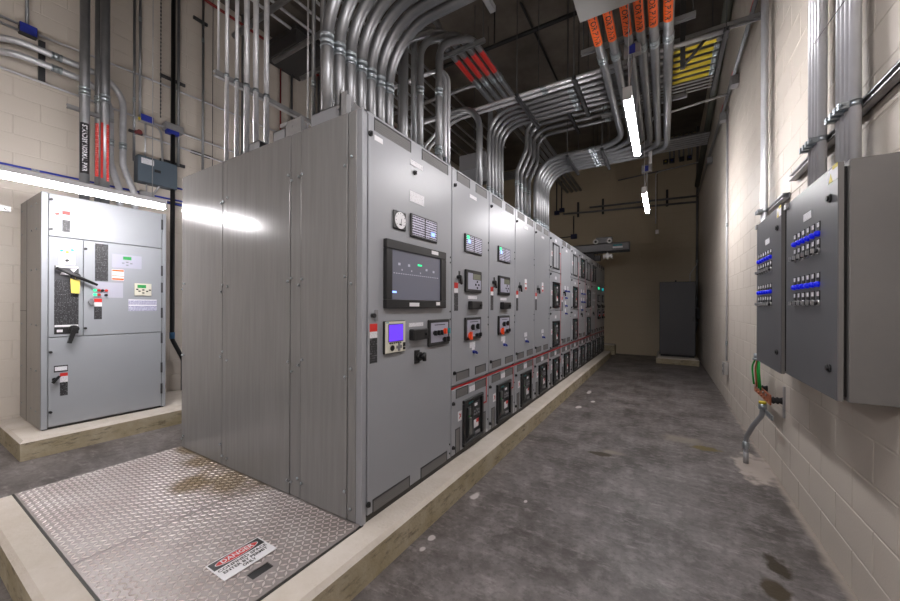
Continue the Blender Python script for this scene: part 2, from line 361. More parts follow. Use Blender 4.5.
def fillet(pts, R, seg=8):
    P = [Vector(p) for p in pts]; out = [P[0]]
    for i in range(1, len(P) - 1):
        a, b, c = P[i - 1], P[i], P[i + 1]
        d1 = (a - b).normalized(); d2 = (c - b).normalized(); ang = d1.angle(d2)
        if ang > PI - 0.02: out.append(b); continue
        rr = R[i - 1] if isinstance(R, (list, tuple)) else R
        t = min(rr / math.tan(ang / 2), (a - b).length * .49 if i > 1 else (a - b).length * .98, (c - b).length * .49 if i < len(P) - 2 else (c - b).length * .98)
        rad = t * math.tan(ang / 2); cen = b + (d1 + d2).normalized() * (rad / math.sin(ang / 2))
        s0 = b + d1 * t - cen; s1 = b + d2 * t - cen; om = s0.angle(s1)
        for k in range(seg + 1):
            f = k / seg
            out.append(cen + (s0 * math.sin((1 - f) * om) + s1 * math.sin(f * om)) / math.sin(om))
    out.append(P[-1])
    return out
def coupling_mb(mb, p, d, r):
    p = Vector(p); d = Vector(d).normalized()
    prof = [(-.045, 1.02), (-.044, 1.17), (-.032, 1.17), (-.031, 1.07), (-.012, 1.07), (-.011, 1.13), (.012, 1.13), (.013, 1.07), (.032, 1.07), (.033, 1.18), (.046, 1.18), (.047, 1.02)]
    k = min(1.0, .5 + r * 12)
    mb.tube([p + d * (a * k) for a, _ in prof], [r * b for _, b in prof], 12)
def conduit(label, pts, r, R=0.2, m=None, coup=(), cat='conduit', group=None, name='conduit', n=10, cname='coupling'):
    """one run of pipe; its couplings are child parts"""
    P = fillet(pts, R)
    mb = MB(pts[0]); mb.tube(P, r, n)
    o = thing(name, mb, m or EMT, label, cat, group)
    for (p, d) in coup:
        c = MB(pts[0]); coupling_mb(c, p, d, r); part(cname, c, FITTING, o)
    return o
ORD = 'first second third fourth fifth sixth seventh eighth ninth tenth eleventh twelfth'.split()

def text_mesh(body, size, name='lettering', ax='CENTER', bold=0.0):
    cu = bpy.data.curves.new('text', 'FONT'); cu.body = body; cu.size = size; cu.align_x = ax; cu.align_y = 'CENTER'; cu.offset = bold; cu.resolution_u = 2
    ob = bpy.data.objects.new('text', cu); COL.objects.link(ob)
    dg = bpy.context.evaluated_depsgraph_get()
    me = bpy.data.meshes.new_from_object(ob.evaluated_get(dg))
    vs = [v.co.copy() for v in me.vertices]; fs = [tuple(p.vertices) for p in me.polygons]
    bpy.data.objects.remove(ob); bpy.data.curves.remove(cu); bpy.data.meshes.remove(me)
    return vs, fs
def flat_text(body, size, o, origin, ux, uy, m, parent, width=None, name='lettering', bold=0.0):
    """text laid on a plane at origin with reading direction ux and up direction uy (world coordinates, part of parent at o)"""
    vs, fs = text_mesh(body, size, bold=bold)
    ux = Vector(ux); uy = Vector(uy); k = 1.0
    if width:
        w = max(v.x for v in vs) - min(v.x for v in vs); k = width / w
    mb = MB(o); mb.add([Vector(origin) + ux * (v.x * k) + uy * v.y for v in vs], fs)
    return part(name, mb, m, parent)
def pipe_label(body, o, p, d, face, r, length, arc, mback, mtext, parent, size, name='pipe_label'):
    """a label wrapped on a pipe: p centre of label on the axis, d reading direction along the pipe, face the radial direction it is centred on"""
    p = Vector(p); d = Vector(d).normalized(); f = Vector(face); f = (f - d * f.dot(d)).normalized(); up = f.cross(d)
    n = 8; mb = MB(o); vs = []
    for k in range(n + 1):
        a = -arc / 2 + arc * k / n
        q = f * math.cos(a) + up * math.sin(a)
        vs += [p - d * length / 2 + q * (r + .0015), p + d * length / 2 + q * (r + .0015)]
    mb.add(vs, [(2 * k, 2 * k + 1, 2 * k + 3, 2 * k + 2) for k in range(n)], 0, True)
    lab = part(name, mb, mback, parent)
    if body:
        tv, tf = text_mesh(body, size, bold=.0012)
        w = max(v.x for v in tv) - min(v.x for v in tv); k = min(length * .92 / w, 1.6)
        tb = MB(o); tb.add([p + d * (v.x * k) + (f * math.cos(v.y / r) + up * math.sin(v.y / r)) * (r + .003) for v in tv], tf)
        part('lettering', tb, mtext, lab)
    return lab

# ------------------------------------------------------------------ room shell
XR, XL, YB, YF, ZC = 0.802, -6.03, 11.78, -3.6, 6.2
mb = MB((0, 0, 0)); mb.box(XL - .2, XR + .2, YF - .2, YB + .2, -.15, 0); structure('floor', mb, FLOOR)
mb = MB((0, 0, ZC)); mb.box(XL - .2, XR + .2, YF - .2, YB + .2, ZC, ZC + .2); ceiling = structure('ceiling', mb, CEILM)
mb = MB((XR, 0, 0)); mb.box(XR, XR + .2, YF, YB, 0, ZC); wall_r = structure('wall_right', mb, MORTAR)
mb = MB((XL, 0, 0)); mb.box(XL - .2, XL, YF, YB, 0, ZC); wall_l = structure('wall_left', mb, MORTAR)
mb = MB((0, YB, 0)); mb.box(XL - .2, XR + .2, YB, YB + .2, 0, ZC); wall_b = structure('wall_back', mb, mat('dimmed_mortar', (0.47, 0.40, 0.285), .7))  # back wall mortar darkened to match, dimness held in the colour
mb = MB((0, YF, 0)); mb.box(XL - .2, XR + .2, YF - .2, YF, 0, ZC); wall_f = structure('wall_front', mb, MORTAR)
BW, BH = 0.4064, 0.2032
def block(mb, nx, ny, px, py, pz, w=BW, mi=0):
    """one raised block face; (nx,ny) is the wall's inward normal, p the lower left corner along the wall"""
    g, d, c = .0035, .0022, .004
    tx, ty = abs(ny), abs(nx)
    def V(a, h, out): return (px + tx * a + nx * out, py + ty * a + ny * out, pz + h)
    q0 = [V(g, g, 0), V(w - g, g, 0), V(w - g, BH - g, 0), V(g, BH - g, 0)]
    q1 = [V(g + c, g + c, d), V(w - g - c, g + c, d), V(w - g - c, BH - g - c, d), V(g + c, BH - g - c, d)]
    mb.add(q0 + q1, [(4, 5, 6, 7)] + [(i, (i + 1) % 4, 4 + (i + 1) % 4, 4 + i) for i in range(4)], mi)
def lay_blocks(wall, nx, ny, fixed, a0, a1, base, near, m=None):
    """near(a, row): True where a block is picked out singly; the rest are joined"""
    rest = MB(wall.location); single = MB(); block(single, nx, ny, 0, 0, 0)
    me = single.mesh('brick', CMU); cnt = 0
    for row in range(int(ZC / BH) + 1):
        z = row * BH
        if z + BH > ZC + .01: continue
        off = base[row % 2]; k0 = math.floor((a0 - off) / BW) + 1; k1 = math.floor((a1 - off) / BW)
        for k in range(k0 - 1, k1 + 1):
            a = off + k * BW; w = BW
            if a < a0: w = BW - (a0 - a); a = a0
            if a + w > a1: w = a1 - a
            if w < .03: continue
            p = (fixed, a, z) if nx else (a, fixed, z)
            if w == BW and near(a, row) and cnt < 300:
                link('brick', me, wall, Vector(p) - wall.location); cnt += 1
            else: block(rest, nx, ny, *p, w=w)
    o = part('block_field', rest, m or CMU, wall); o['kind'] = 'stuff'
lay_blocks(wall_r, -1, 0, XR, YF, YB, (2.536, 2.328), lambda a, row: 1.7 < a < 8.4 and row < 17)
lay_blocks(wall_l, 1, 0, XL, YF, YB, (1.256, 1.047), lambda a, row: 0.5 < a < 4.7 and row < 30)
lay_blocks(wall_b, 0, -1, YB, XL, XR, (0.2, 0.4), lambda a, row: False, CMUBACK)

# ------------------------------------------------------------------ concrete pads
ZP = 0.18
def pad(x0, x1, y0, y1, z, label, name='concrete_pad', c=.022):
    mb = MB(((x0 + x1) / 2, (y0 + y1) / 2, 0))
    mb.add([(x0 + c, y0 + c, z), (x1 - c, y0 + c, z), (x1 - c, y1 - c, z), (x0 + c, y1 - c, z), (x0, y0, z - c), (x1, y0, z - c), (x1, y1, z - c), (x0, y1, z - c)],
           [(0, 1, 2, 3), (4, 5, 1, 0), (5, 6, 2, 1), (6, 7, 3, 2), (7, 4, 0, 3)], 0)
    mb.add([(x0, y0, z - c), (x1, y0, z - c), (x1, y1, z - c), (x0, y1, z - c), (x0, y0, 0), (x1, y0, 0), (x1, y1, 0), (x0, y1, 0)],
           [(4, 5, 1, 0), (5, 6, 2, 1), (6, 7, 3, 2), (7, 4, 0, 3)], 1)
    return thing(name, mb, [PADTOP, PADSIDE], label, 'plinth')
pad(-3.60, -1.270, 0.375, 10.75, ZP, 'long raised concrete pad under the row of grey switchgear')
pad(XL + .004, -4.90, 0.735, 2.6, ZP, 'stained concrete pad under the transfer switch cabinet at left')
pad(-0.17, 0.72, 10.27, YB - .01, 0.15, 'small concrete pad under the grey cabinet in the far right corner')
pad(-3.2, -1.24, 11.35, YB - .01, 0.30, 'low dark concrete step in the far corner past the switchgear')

# ------------------------------------------------------------------ tread plates and danger sign
def tread_plate(x0, x1, y0, y1, label, hole=None):
    o = Vector(((x0 + x1) / 2, (y0 + y1) / 2, ZP))
    rt = root('tread_plate', o, label, 'floor plate')
    zt = ZP + .008; mb = MB(o)
    if hole:
        hx0, hx1, hy0, hy1 = hole
        mb.box(x0, hx0, y0, y1, ZP + .001, zt); mb.box(hx1, x1, y0, y1, ZP + .001, zt); mb.box(hx0, hx1, y0, hy0, ZP + .001, zt); mb.box(hx0, hx1, hy1, y1, ZP + .001, zt)
    else: mb.box(x0, x1, y0, y1, ZP + .001, zt)
    part('plate', mb, PLATE, rt)
    if hole:
        mb = MB(o); mb.box(hx0 - .001, hx1 + .001, hy0 - .001, hy1 + .001, ZP + .0005, ZP + .0025); part('lift_slot', mb, BLACKIRON, rt, 'black rectangular lifting slot')
    mb = MB(o); p = .0290; nx = int((x1 - x0 - .01) / p); ny = int((y1 - y0 - .01) / p)
    for i in range(nx):
        for j in range(ny):
            cx = x0 + .012 + i * p + p / 2; cy = y0 + .006 + j * p + p / 2
            if hole and hx0 - .016 < cx < hx1 + .016 and hy0 - .016 < cy < hy1 + .016: continue
            a = PI / 4 if (i + j) % 2 else -PI / 4
            ca, sa = math.cos(a), math.sin(a); L, Wd, h = .0175, .0058, .0036
            def T(u, v, w): return (cx + u * ca - v * sa, cy + u * sa + v * ca, zt + w)
            mb.add([T(-L, 0, 0), T(0, -Wd, 0), T(L, 0, 0), T(0, Wd, 0), T(-L * .55, 0, h), T(L * .55, 0, h)], [(0, 1, 5, 4), (1, 2, 5), (2, 3, 4, 5), (3, 0, 4)])
    t = part('treads', mb, TREAD, rt); t['kind'] = 'stuff'
    return rt
mbf = MB((-2.5, .97, ZP)); X0, X1, Y0, Y1 = -3.575, -1.425, .503, 1.4326
mbf.box(X0, X1, Y0, Y0 + .02, ZP - .01, ZP + .004); mbf.box(X0, X0 + .02, Y0, Y1, ZP - .01, ZP + .004); mbf.box(X1 - .02, X1, Y0, Y1, ZP - .01, ZP + .004); mbf.box(-2.372, -2.352, Y0, Y1, ZP - .01, ZP + .003); mbf.box(X0, X1, Y1 - .02, Y1 + .01, ZP - .01, ZP + .004)
thing('plate_frame', mbf, BASEDK, 'thin dark steel angle frame around the tread plates', 'frame')
tread_plate(-3.566, -2.365, .512, 1.428, 'brown-stained steel tread plate on the left of the concrete pad')
tread_plate(-2.359, -1.435, .512, 1.428, 'steel tread plate carrying the danger sign and lifting slot', hole=(-1.606, -1.553, .898, .997))
so = Vector((-1.728, .948, ZP + .011)); sx0, sx1, sy0, sy1 = -1.812, -1.646, .825, 1.073; sz = ZP + .0115
mb = MB(so); mb.box(sx0, sx1, sy0, sy1, sz, sz + .002); sign = thing('danger_sign', mb, WHITE, 'white danger sign with red oval lying on the tread plate', 'sign')
mb = MB(so); mb.box(sx0 + .006, sx0 + .070, sy0 + .006, sy1 - .006, sz + .002, sz + .0026); part('black_band', mb, BLACK, sign)
def oval(cx, cy, rx, ry, z, m, name):
    mb = MB(so); n = 28
    mb.add([(cx + rx * math.cos(2 * PI * k / n), cy + ry * math.sin(2 * PI * k / n), z) for k in range(n)], [tuple(range(n))]); return part(name, mb, m, sign)
oval(sx0 + .038, (sy0 + sy1) / 2, .0275, .101, sz + .0030, WHITE, 'white_oval'); oval(sx0 + .038, (sy0 + sy1) / 2, .0245, .097, sz + .0034, RED, 'red_oval')
for body, size, xx, w, m in (('DANGER', .040, sx0 + .038, .150, WHITE), ('CONFINED SPACE', .027, sx0 + .090, .225, BLACK), ('ENTER BY PERMIT', .027, sx0 + .117, .205, BLACK), ('ONLY', .027, sx0 + .143, .062, BLACK)):
    flat_text(body, size, so, (xx, (sy0 + sy1) / 2, sz + (.0040 if m is WHITE else .0030)), (0, 1, 0), (-1, 0, 0), m, sign, width=w, bold=.0008)

# ------------------------------------------------------------------ switchgear line-up
G, GY0, GX1, GZ1 = -1.4234, 1.4326, -3.5416, 2.495
GH = GZ1 - ZP; GD = GX1 - G                     # local: x 0 at the door plane, -2.118 at the rear
W1, WS = .9505, .689
def zl(z): return z - ZP
def k_knob(mb):
    mb.cyl((0, 0, 0), (.009, 0, 0), .0155, 12); mb.cyl((.009, 0, 0), (.015, 0, 0), .010, 10); mb.box(.014, .019, -.004, .004, -.010, .010)
def knob(p, y, z): return inst('latch_knob', k_knob, BLACK, 'latch_knob', p, (0, y, z))
def vent(p, y0, y1, z0, z1):
    w, h = round(y1 - y0, 3), round(z1 - z0, 3)
    def f(mb):
        mb.box(0, .0010, 0, w, 0, h, 0)
        mb.box(0, .0035, -.003, w + .003, h - .0035, h + .004, 1); mb.box(0, .003, -.003, .0015, 0, h, 1); mb.box(0, .003, w - .0015, w + .003, 0, h, 1)  # dark lips stand in for the shaded edge of a recess
        for k in range(1, int(h / .012)): mb.box(.001, .0018, .003, w - .003, k * .012 - .001, k * .012 + .001, 0)
    return inst(('vent', w, h), f, [VENTM, DKSTEEL], 'vent', p, (0, y0, z0))
def plate(p, y0, y1, z0, z1, m, name, d=.002, label=None):
    w, h = round(y1 - y0, 4), round(z1 - z0, 4)
    return inst(('plate', w, h, m.name, d), lambda mb: mb.box(0, d, -w / 2, w / 2, -h / 2, h / 2), m, name, p, (0, (y0 + y1) / 2, (z0 + z1) / 2), label)
def warn_label(p, y, z):
    """red / white / black strip sticker with its top at z"""
    def f(mb):
        mb.box(0, .0015, 0, .06, -.045, 0, 0); mb.box(0, .0015, 0, .06, -.082, -.045, 1); mb.box(0, .0015, 0, .06, -.225, -.082, 2)
    return inst('warning_label', f, [RED, PR_WHITE, PR_BLACK], 'warning_label', p, (0, y, z))
def door_handle(p, y, z):
    def f(mb):
        mb.cyl((0, 0, 0), (.03, 0, 0), .016, 12); mb.prism([(-.012, .012), (.012, .012), (.030, -.055), (.012, -.060)], 'x', .022, .036); mb.box(0, .004, .018, .040, -.05, .05)
    return inst('door_handle', f, BLACK, 'door_handle', p, (0, y, z))
def blue_switch(p, y, z):
    def f(mb):
        mb.cyl((0, 0, 0), (.020, 0, 0), .013, 12, 0); mb.box(0, .0015, -.026, .026, .018, .040, 1); mb.prism([(-.006, .010), (.006, .010), (.030, -.010), (.022, -.018)], 'x', .018, .034, 0)
    return inst('selector_switch', f, [BLUE, WHITE], 'selector_switch', p, (0, y, z))
def annunciator(p, y0, z0, w, h, leds):
    def f(mb):
        mb.box(0, .014, 0, w, 0, h, 0, .004)
        for (a, b) in ((.045, .475), (.525, .955)): mb.box(.014, .0155, a * w, b * w, .09 * h, .93 * h, 1)
    o = inst(('annunciator', w, h), f, [BLACK, PR_ANN], 'annunciator', p, (0, y0, z0))
    for (u, v, m) in leds:
        inst(('led', m.name), lambda mb: mb.box(.0155, .018, -.022, .022, -.014, .014), m, 'indicator_lamp', o, (0, u * w, v * h))
    return o
def relay_keypad(p, y0, z0, w=.29, h=.19):
    def f(mb):
        mb.box(0, .020, 0, w, 0, h, 0, .004); mb.box(.020, .022, .10 * w, .92 * w, .14 * h, .58 * h, 1); mb.box(.020, .022, .10 * w, .40 * w, .58 * h, .86 * h, 1); mb.box(.020, .0215, .42 * w, .92 * w, .60 * h, .84 * h, 2)
        for (u, v) in ((.68, .50), (.58, .36), (.78, .36), (.68, .22)): mb.box(.022, .026, u * w - .008, u * w + .008, v * h - .008, v * h + .008, 0)
    return inst('protection_relay', f, [BLACK, PANELW, LCDGREY], 'protection_relay', p, (0, y0, z0))
def handle_box(p, y0, z0, w, h, m=BLACK):
    def f(mb):
        mb.box(0, .042, 0, w * .86, 0, h, 0, .006); mb.cyl((.042, w * .7, h * .5), (.054, w * .7, h * .5), .012, 10, 0)
    return inst(('test_block', w, h, m.name), f, m, 'test_block', p, (0, y0, z0))
def switch_panel(p, y0, z0, w, h, knobs, key):
    def f(mb):
        mb.box(0, .016, 0, w, 0, h, 0, .006); mb.box(.016, .018, .09 * w, .91 * w, .14 * h, .88 * h, 1); mb.box(.018, .0185, .25 * w, .75 * w, .78 * h, .81 * h, 0)
    o = inst(('switch_panel', w, h), f, [BLACK, PANELW], 'switch_panel', p, (0, y0, z0))
    for (u, v, r, m) in knobs:
        def kf(mb, r=r):
            mb.cyl((.018, 0, 0), (.024, 0, 0), r, 14); mb.prism([(-.35 * r, r * 1.25), (.35 * r, r * 1.25), (.45 * r, -r * 1.25), (-.45 * r, -r * 1.25)], 'x', .024, .044)
        inst(('swk', r, m.name), kf, m, 'switch_knob', o, (0, u * w, v * h))
    return o
BKW, BKH = .365, .385
def breaker(p, y0, z0, dim=False):
    """draw-out breaker front behind its black escutcheon"""
    w, h = BKW, BKH
    def f(mb):
        b = .030
        for (a0, a1, c0, c1) in ((0, w, 0, b), (0, w, h - b, h), (0, b, b, h - b), (w - b, w, b, h - b)): mb.box(0, .022, a0, a1, c0, c1, 0, .004)
        mb.box(-.001, .003, b, w - b, b, h - b, 1)
        mb.box(.003, .012, .20 * w, .38 * w, .14 * h, .80 * h, 1, .003)
        mb.box(.003, .010, .44 * w, .86 * w, .50 * h, .86 * h, 1, .003)
        mb.box(.003, .006, .62 * w, .88 * w, .10 * h, .17 * h, 2)
        for k in range(6): mb.box(.010, .014, (.52 + .11 * (k % 3)) * w, (.58 + .11 * (k % 3)) * w, (.56 + .07 * (k // 3)) * h, (.60 + .07 * (k // 3)) * h, 2)
        mb.box(.003, .006, .30 * w, .52 * w, .865 * h, .90 * h, 3)
    o = inst('breaker', f, [BLACK, DKGLASS, GREY, TEAL], 'breaker', p, (0, y0, z0))
    def hf(mb): mb.box(.012, .030, .235 * w, .345 * w, .20 * h, .58 * h, 0, .006); mb.box(.012, .020, .23 * w, .35 * w, .62 * h, .78 * h, 0, .004)
    inst('charging_handle', hf, mat('charging_handle', (0.10, 0.105, 0.10), .5), 'charging_handle', o, (0, 0, 0))
    inst('green_flag', lambda mb: mb.box(.012, .0135, .25 * w, .33 * w, .585 * h, .615 * h), mat('green_flag', (.05, .35, .08), .5), 'status_flag', o, (0, 0, 0))
    inst('bk_w', lambda mb: mb.box(.010, .0115, .56 * w, .70 * w, .76 * h, .82 * h), WHITE, 'rating_tag', o, (0, 0, 0))
    def wf(mb): mb.box(.003, .0045, .56 * w, .80 * w, .26 * h, .44 * h, 0); mb.box(.0045, .005, .68 * w, .80 * w, .36 * h, .44 * h, 1)
    inst('bk_warn', wf, [PR_WHITE, RED], 'red_white_label', o, (0, 0, 0))
    inst('bk_btn', lambda mb: mb.cyl((.010, .66 * w, .66 * h), (.018, .66 * w, .66 * h), .012, 10), GREY, 'push_button', o, (0, 0, 0))
    return o
def blank_front(p, y0, z0, w=.37, h=.385):
    def f(mb):
        b = .022
        for (a0, a1, c0, c1) in ((0, w, 0, b), (0, w, h - b, h), (0, b, b, h - b), (w - b, w, b, h - b)): mb.box(0, .012, a0, a1, c0, c1, 0, .003)
        mb.box(0, .002, b, w - b, b, h - b, 1); mb.box(.002, .004, w * .60, w * .62, b, h - b, 0)
    return inst('blank_cover', f, [BLACK, GEAR], 'blank_cover', p, (0, y0, z0))
def side_tag(p, y, z):
    def f(mb): mb.box(0, .0015, 0, .062, 0, .078, 0); mb.add([(.002, .014, .020), (.002, .024, .016), (.002, .052, .052), (.002, .044, .060)], [(0, 1, 2, 3)], 1); mb.add([(.002, .016, .058), (.002, .024, .064), (.002, .050, .030), (.002, .042, .024)], [(0, 1, 2, 3)], 1)
    return inst('warning_tag', f, [WHITE, RED], 'warning_tag', p, (0, y, z))
def panel_door(p, y0, y1, z0, z1, name='door'):
    w, h = round(y1 - y0, 4), round(z1 - z0, 4)
    return inst(('door', w, h), lambda mb: mb.box(-.022, 0, 0, w, 0, h, 0, .003), GEAR, name, p, (0, y0, z0))
def red_bar(p, y0, y1, z0, z1):
    w, h = round(y1 - y0, 4), round(z1 - z0, 4)
    return inst(('red_bar', w, h), lambda mb: mb.box(0, .0018, 0, w, 0, h), REDLINE, 'mimic_line', p, (0, y0, z0))
def white_tag(p, y, z, w=.105, h=.048):
    return plate(p, y - w / 2, y + w / 2, z - h / 2, z + h / 2, PR_WHITE, 'name_plate')
def carcass(p, w, first=False):
    def f(mb): mb.box(GD, -.030, .001, w - .001, .036, GH, 0); mb.box(-.031, -.006, .001, .006, .036, GH, 0); mb.box(-.031, -.006, w - .006, w - .001, .036, GH, 0); mb.box(-.030, -.004, .006, w - .006, GH - .012, GH, 0)
    inst(('carcass', w), f, GEAR, 'body', p, (0, 0, 0))
    inst(('base', w), lambda mb: mb.box(GD + .02, -.012, .0, w, 0, .036), BASEDK, 'base_channel', p, (0, 0, 0))
def lower_breaker_cell(s):
    w = WS
    panel_door(s, .006, w - .006, .042, zl(.740), 'lower_door')
    red_bar(s, .0, w, zl(.746), zl(.760)); red_bar(s, .634, .648, zl(.505), zl(.740)); red_bar(s, .545, .634, zl(.505), zl(.520))
    vent(s, .078, .276, zl(.660), zl(.732)); vent(s, .413, .623, zl(.660), zl(.732)); white_tag(s, .355, zl(.690))
    breaker(s, .180, zl(.238)); side_tag(s, .108, zl(.470)); vent(s, .070, .140, zl(.225), zl(.415)); vent(s, .560, .620, zl(.225), zl(.425))
    knob(s, .030, zl(.632)); knob(s, .030, zl(.285))
    for y, z in ((w - .018, .56), (w - .018, .34)): plate(s, y - .006, y + .006, zl(z) - .008, zl(z) + .008, DKSTEEL, 'hinge', .006)
def upper_vents(s, w=WS):
    for y0, y1 in ((.079, .293), (.412, .623)): vent(s, y0, y1, zl(2.405), zl(2.475))
    knob(s, .044, zl(2.36))
def upper_tall_door(s, low_vents=True):
    panel_door(s, .006, WS - .006, zl(.772), GH - .006, 'upper_door'); upper_vents(s); knob(s, .044, zl(.871))
    if low_vents:
        vent(s, .079, .293, zl(.80), zl(.868)); vent(s, .412, .623, zl(.80), zl(.868))
    for z in (2.0, 1.93, 1.30, 1.23): plate(s, WS - .022, WS - .012, zl(z) - .007, zl(z) + .007, DKSTEEL, 'hinge', .006)
SEC = []
def section(k, label):
    s = root('switchgear_section', (G, 2.383 + WS * (k - 1), ZP), label, 'switchgear', 'switchgear line-up'); SEC.append(s)
    carcass(s, WS); lower_breaker_cell(s)
    return s
# --- section 1: wide control section with the touch screen
s = root('switchgear_section', (G, GY0, ZP), 'nearest wide switchgear section with large black-framed touch screen', 'switchgear', 'switchgear line-up'); SEC.append(s)
carcass(s, W1)
def y1(y): return y - GY0
mb = MB(); mb.box(-.022, 0, .040, W1 - .006, .040, GH - .012, 0, .004); part('door', mb, GEAR, s)
mb = MB(); mb.box(-.05, -.004, -.004, .034, .0, GH + .004, 0, .004); part('corner_post', mb, GEAR, s)
for z0, z1_ in ((2.405, 2.475), (.219, .290)):
    vent(s, y1(1.516), y1(1.855), zl(z0), zl(z1_)); vent(s, y1(1.984), y1(2.32), zl(z0), zl(z1_))
knob(s, y1(1.481), zl(2.372)); knob(s, y1(1.474), zl(.285)); knob(s, y1(1.90), zl(2.286))
plate(s, y1(1.516), y1(1.586), zl(2.352), zl(2.381), WHITE, 'name_plate'); plate(s, y1(1.85), y1(1.99), zl(2.328), zl(2.362), PR_WHITE, 'name_plate')
plate(s, y1(1.847), y1(2.008), zl(2.088), zl(2.157), PR_WHITE, 'information_plate')
def gauge(mb):
    mb.box(0, .012, -.062, .062, -.058, .058, 0, .012); mb.cyl((.012, 0, 0), (.015, 0, 0), .052, 24, 1)
    mb.add([(.016, -.002, -.03), (.016, .004, -.03), (.016, .012, .012), (.016, .008, .014)], [(0, 1, 2, 3)], 0); mb.box(.015, .016, -.012, .012, -.030, -.022, 0)
    for k in range(9):
        a = -.2 * PI + k * 1.4 * PI / 8; mb.box(.015, .0158, .043 * math.cos(a) - .002, .043 * math.cos(a) + .002, .043 * math.sin(a) - .003, .043 * math.sin(a) + .003, 0)
inst('gauge', gauge, [BLACK, WHITE], 'meter_gauge', s, (0, y1(1.737), zl(1.934)))
annunciator(s, y1(1.846), zl(1.856), .313, .152, [(.80, .34, LEDB)])
mb = MB(); b0, b1, c0, c1 = y1(1.593), y1(2.257), zl(1.387), zl(1.800); i0, i1, d0, d1 = y1(1.646), y1(2.190), zl(1.441), zl(1.745)
mb.box(0, .030, b0, b1, c0, d0, 0, .003); mb.box(0, .030, b0, b1, d1, c1, 0, .003); mb.box(0, .030, b0, i0, d0, d1, 0, .003); mb.box(0, .030, i1, b1, d0, d1, 0, .003)
scr = part('touch_screen', mb, BLACK, s)
mb = MB(); mb.box(0, .018, i0, i1, d0, d1); part('screen_glass', mb, SCREEN, scr)
mb = MB(); z = .0185
for u, v, a, h in ((.12, .70, .04, .05), (.30, .70, .04, .05), (.66, .66, .04, .05), (.82, .64, .04, .05), (.18, .60, .02, .03), (.36, .60, .02, .03), (.54, .58, .02, .03)): mb.box(.018, z, i0 + (i1 - i0) * u, i0 + (i1 - i0) * (u + a), d0 + (d1 - d0) * v, d0 + (d1 - d0) * (v + h))
for k in range(22): mb.box(.018, z, i0 + (i1 - i0) * (.04 + .042 * k), i0 + (i1 - i0) * (.065 + .042 * k), d0 + (d1 - d0) * .525, d0 + (d1 - d0) * .540)
part('screen_graphics', mb, SCRMARK, scr)
mb = MB(); mb.box(.018, .0187, i0 + (i1 - i0) * .49, i0 + (i1 - i0) * .58, d0 + (d1 - d0) * .745, d0 + (d1 - d0) * .785); part('green_message', mb, LEDG, scr)
mb = MB(); mb.box(.018, .0187, i0 + .006, i0 + .05, d0 + .040, d0 + .052); part('blue_mark', mb, LEDB, scr)
for u, v, a in ((y1(2.06), c1 - .034, .085), (y1(1.81), c0 + .012, .105), (y1(2.12), c0 + .020, .05)):
    mb = MB(); mb.box(.030, .0315, u, u + a, v, v + .024); part('screen_tag', mb, WHITE, scr)
def pq(mb):
    w, h = .197, .197
    mb.box(0, .016, 0, w, 0, h, 0, .004); mb.box(.016, .019, .02 * w, .98 * w, .02 * h, .98 * h, 1, .004); mb.box(.019, .021, .155 * w, .855 * w, .355 * h, .905 * h, 0)
    for k in range(6): mb.box(.019, .022, (.2 + .1 * k) * w, (.26 + .1 * k) * w, .30 * h, .335 * h, 0)
    mb.cyl((.019, .33 * w, .17 * h), (.024, .33 * w, .17 * h), .017, 16, 0)
    for u, v in ((.58, .18), (.66, .26), (.66, .10), (.74, .18), (.66, .18)): mb.box(.019, .023, u * w - .009, u * w + .009, v * h - .009, v * h + .009, 2)
    for v in (.12, .22, .27): mb.box(.019, .023, .86 * w, .95 * w, v * h - .008, v * h + .006, 0)
    mb.box(.019, .0195, .05 * w, .18 * w, .935 * h, .965 * h, 3)
o = inst('pq', pq, [BLACK, CREAM, GREY, TEAL], 'power_meter', s, (0, y1(1.591), zl(1.114)))
inst('pqs', lambda mb: mb.box(.021, .0225, .175 * .197, .835 * .197, .375 * .197, .885 * .197), LCDPUR, 'lit_display', o, (0, 0, 0))
handle_box(s, y1(1.842), zl(1.178), .20, .072); plate(s, y1(1.843), y1(2.002), zl(1.265), zl(1.290), PR_WHITE, 'name_plate')
switch_panel(s, y1(2.050), zl(1.115), .280, .190, [(.22, .50, .014, BLACK), (.38, .50, .014, BLACK), (.52, .50, .014, BLACK), (.70, .54, .016, ORANGEK), (.86, .54, .016, TEAL), (.68, .22, .014, BLACK), (.85, .22, .014, BLACK)], 'a')
def tgrip(mb): mb.cyl((0, 0, 0), (.02, 0, 0), .030, 14); mb.box(0, .006, -.05, .01, -.045, .045, 0, .003); mb.cyl((.02, 0, 0), (.05, 0, 0), .013, 10); mb.cyl((.05, .0, -.028), (.05, .0, .028), .014, 10)
inst('tgrip', tgrip, BLACK, 'door_handle', s, (0, y1(1.95), zl(1.062)))
inst('keylatch', lambda mb: (mb.cyl((0, 0, 0), (.022, 0, 0), .013, 12, 0), mb.box(0, .005, .020, .045, -.032, .032, 1)), [BLACK, GREY], 'key_latch', s, (0, y1(1.503), zl(1.346)))
warn_label(s, y1(1.485), zl(1.299))
for z in (1.78, 1.74, 1.36, 1.30, .33, .26): plate(s, W1 - .026, W1 - .018, zl(z) - .006, zl(z) + .006, DKSTEEL, 'hinge', .005)
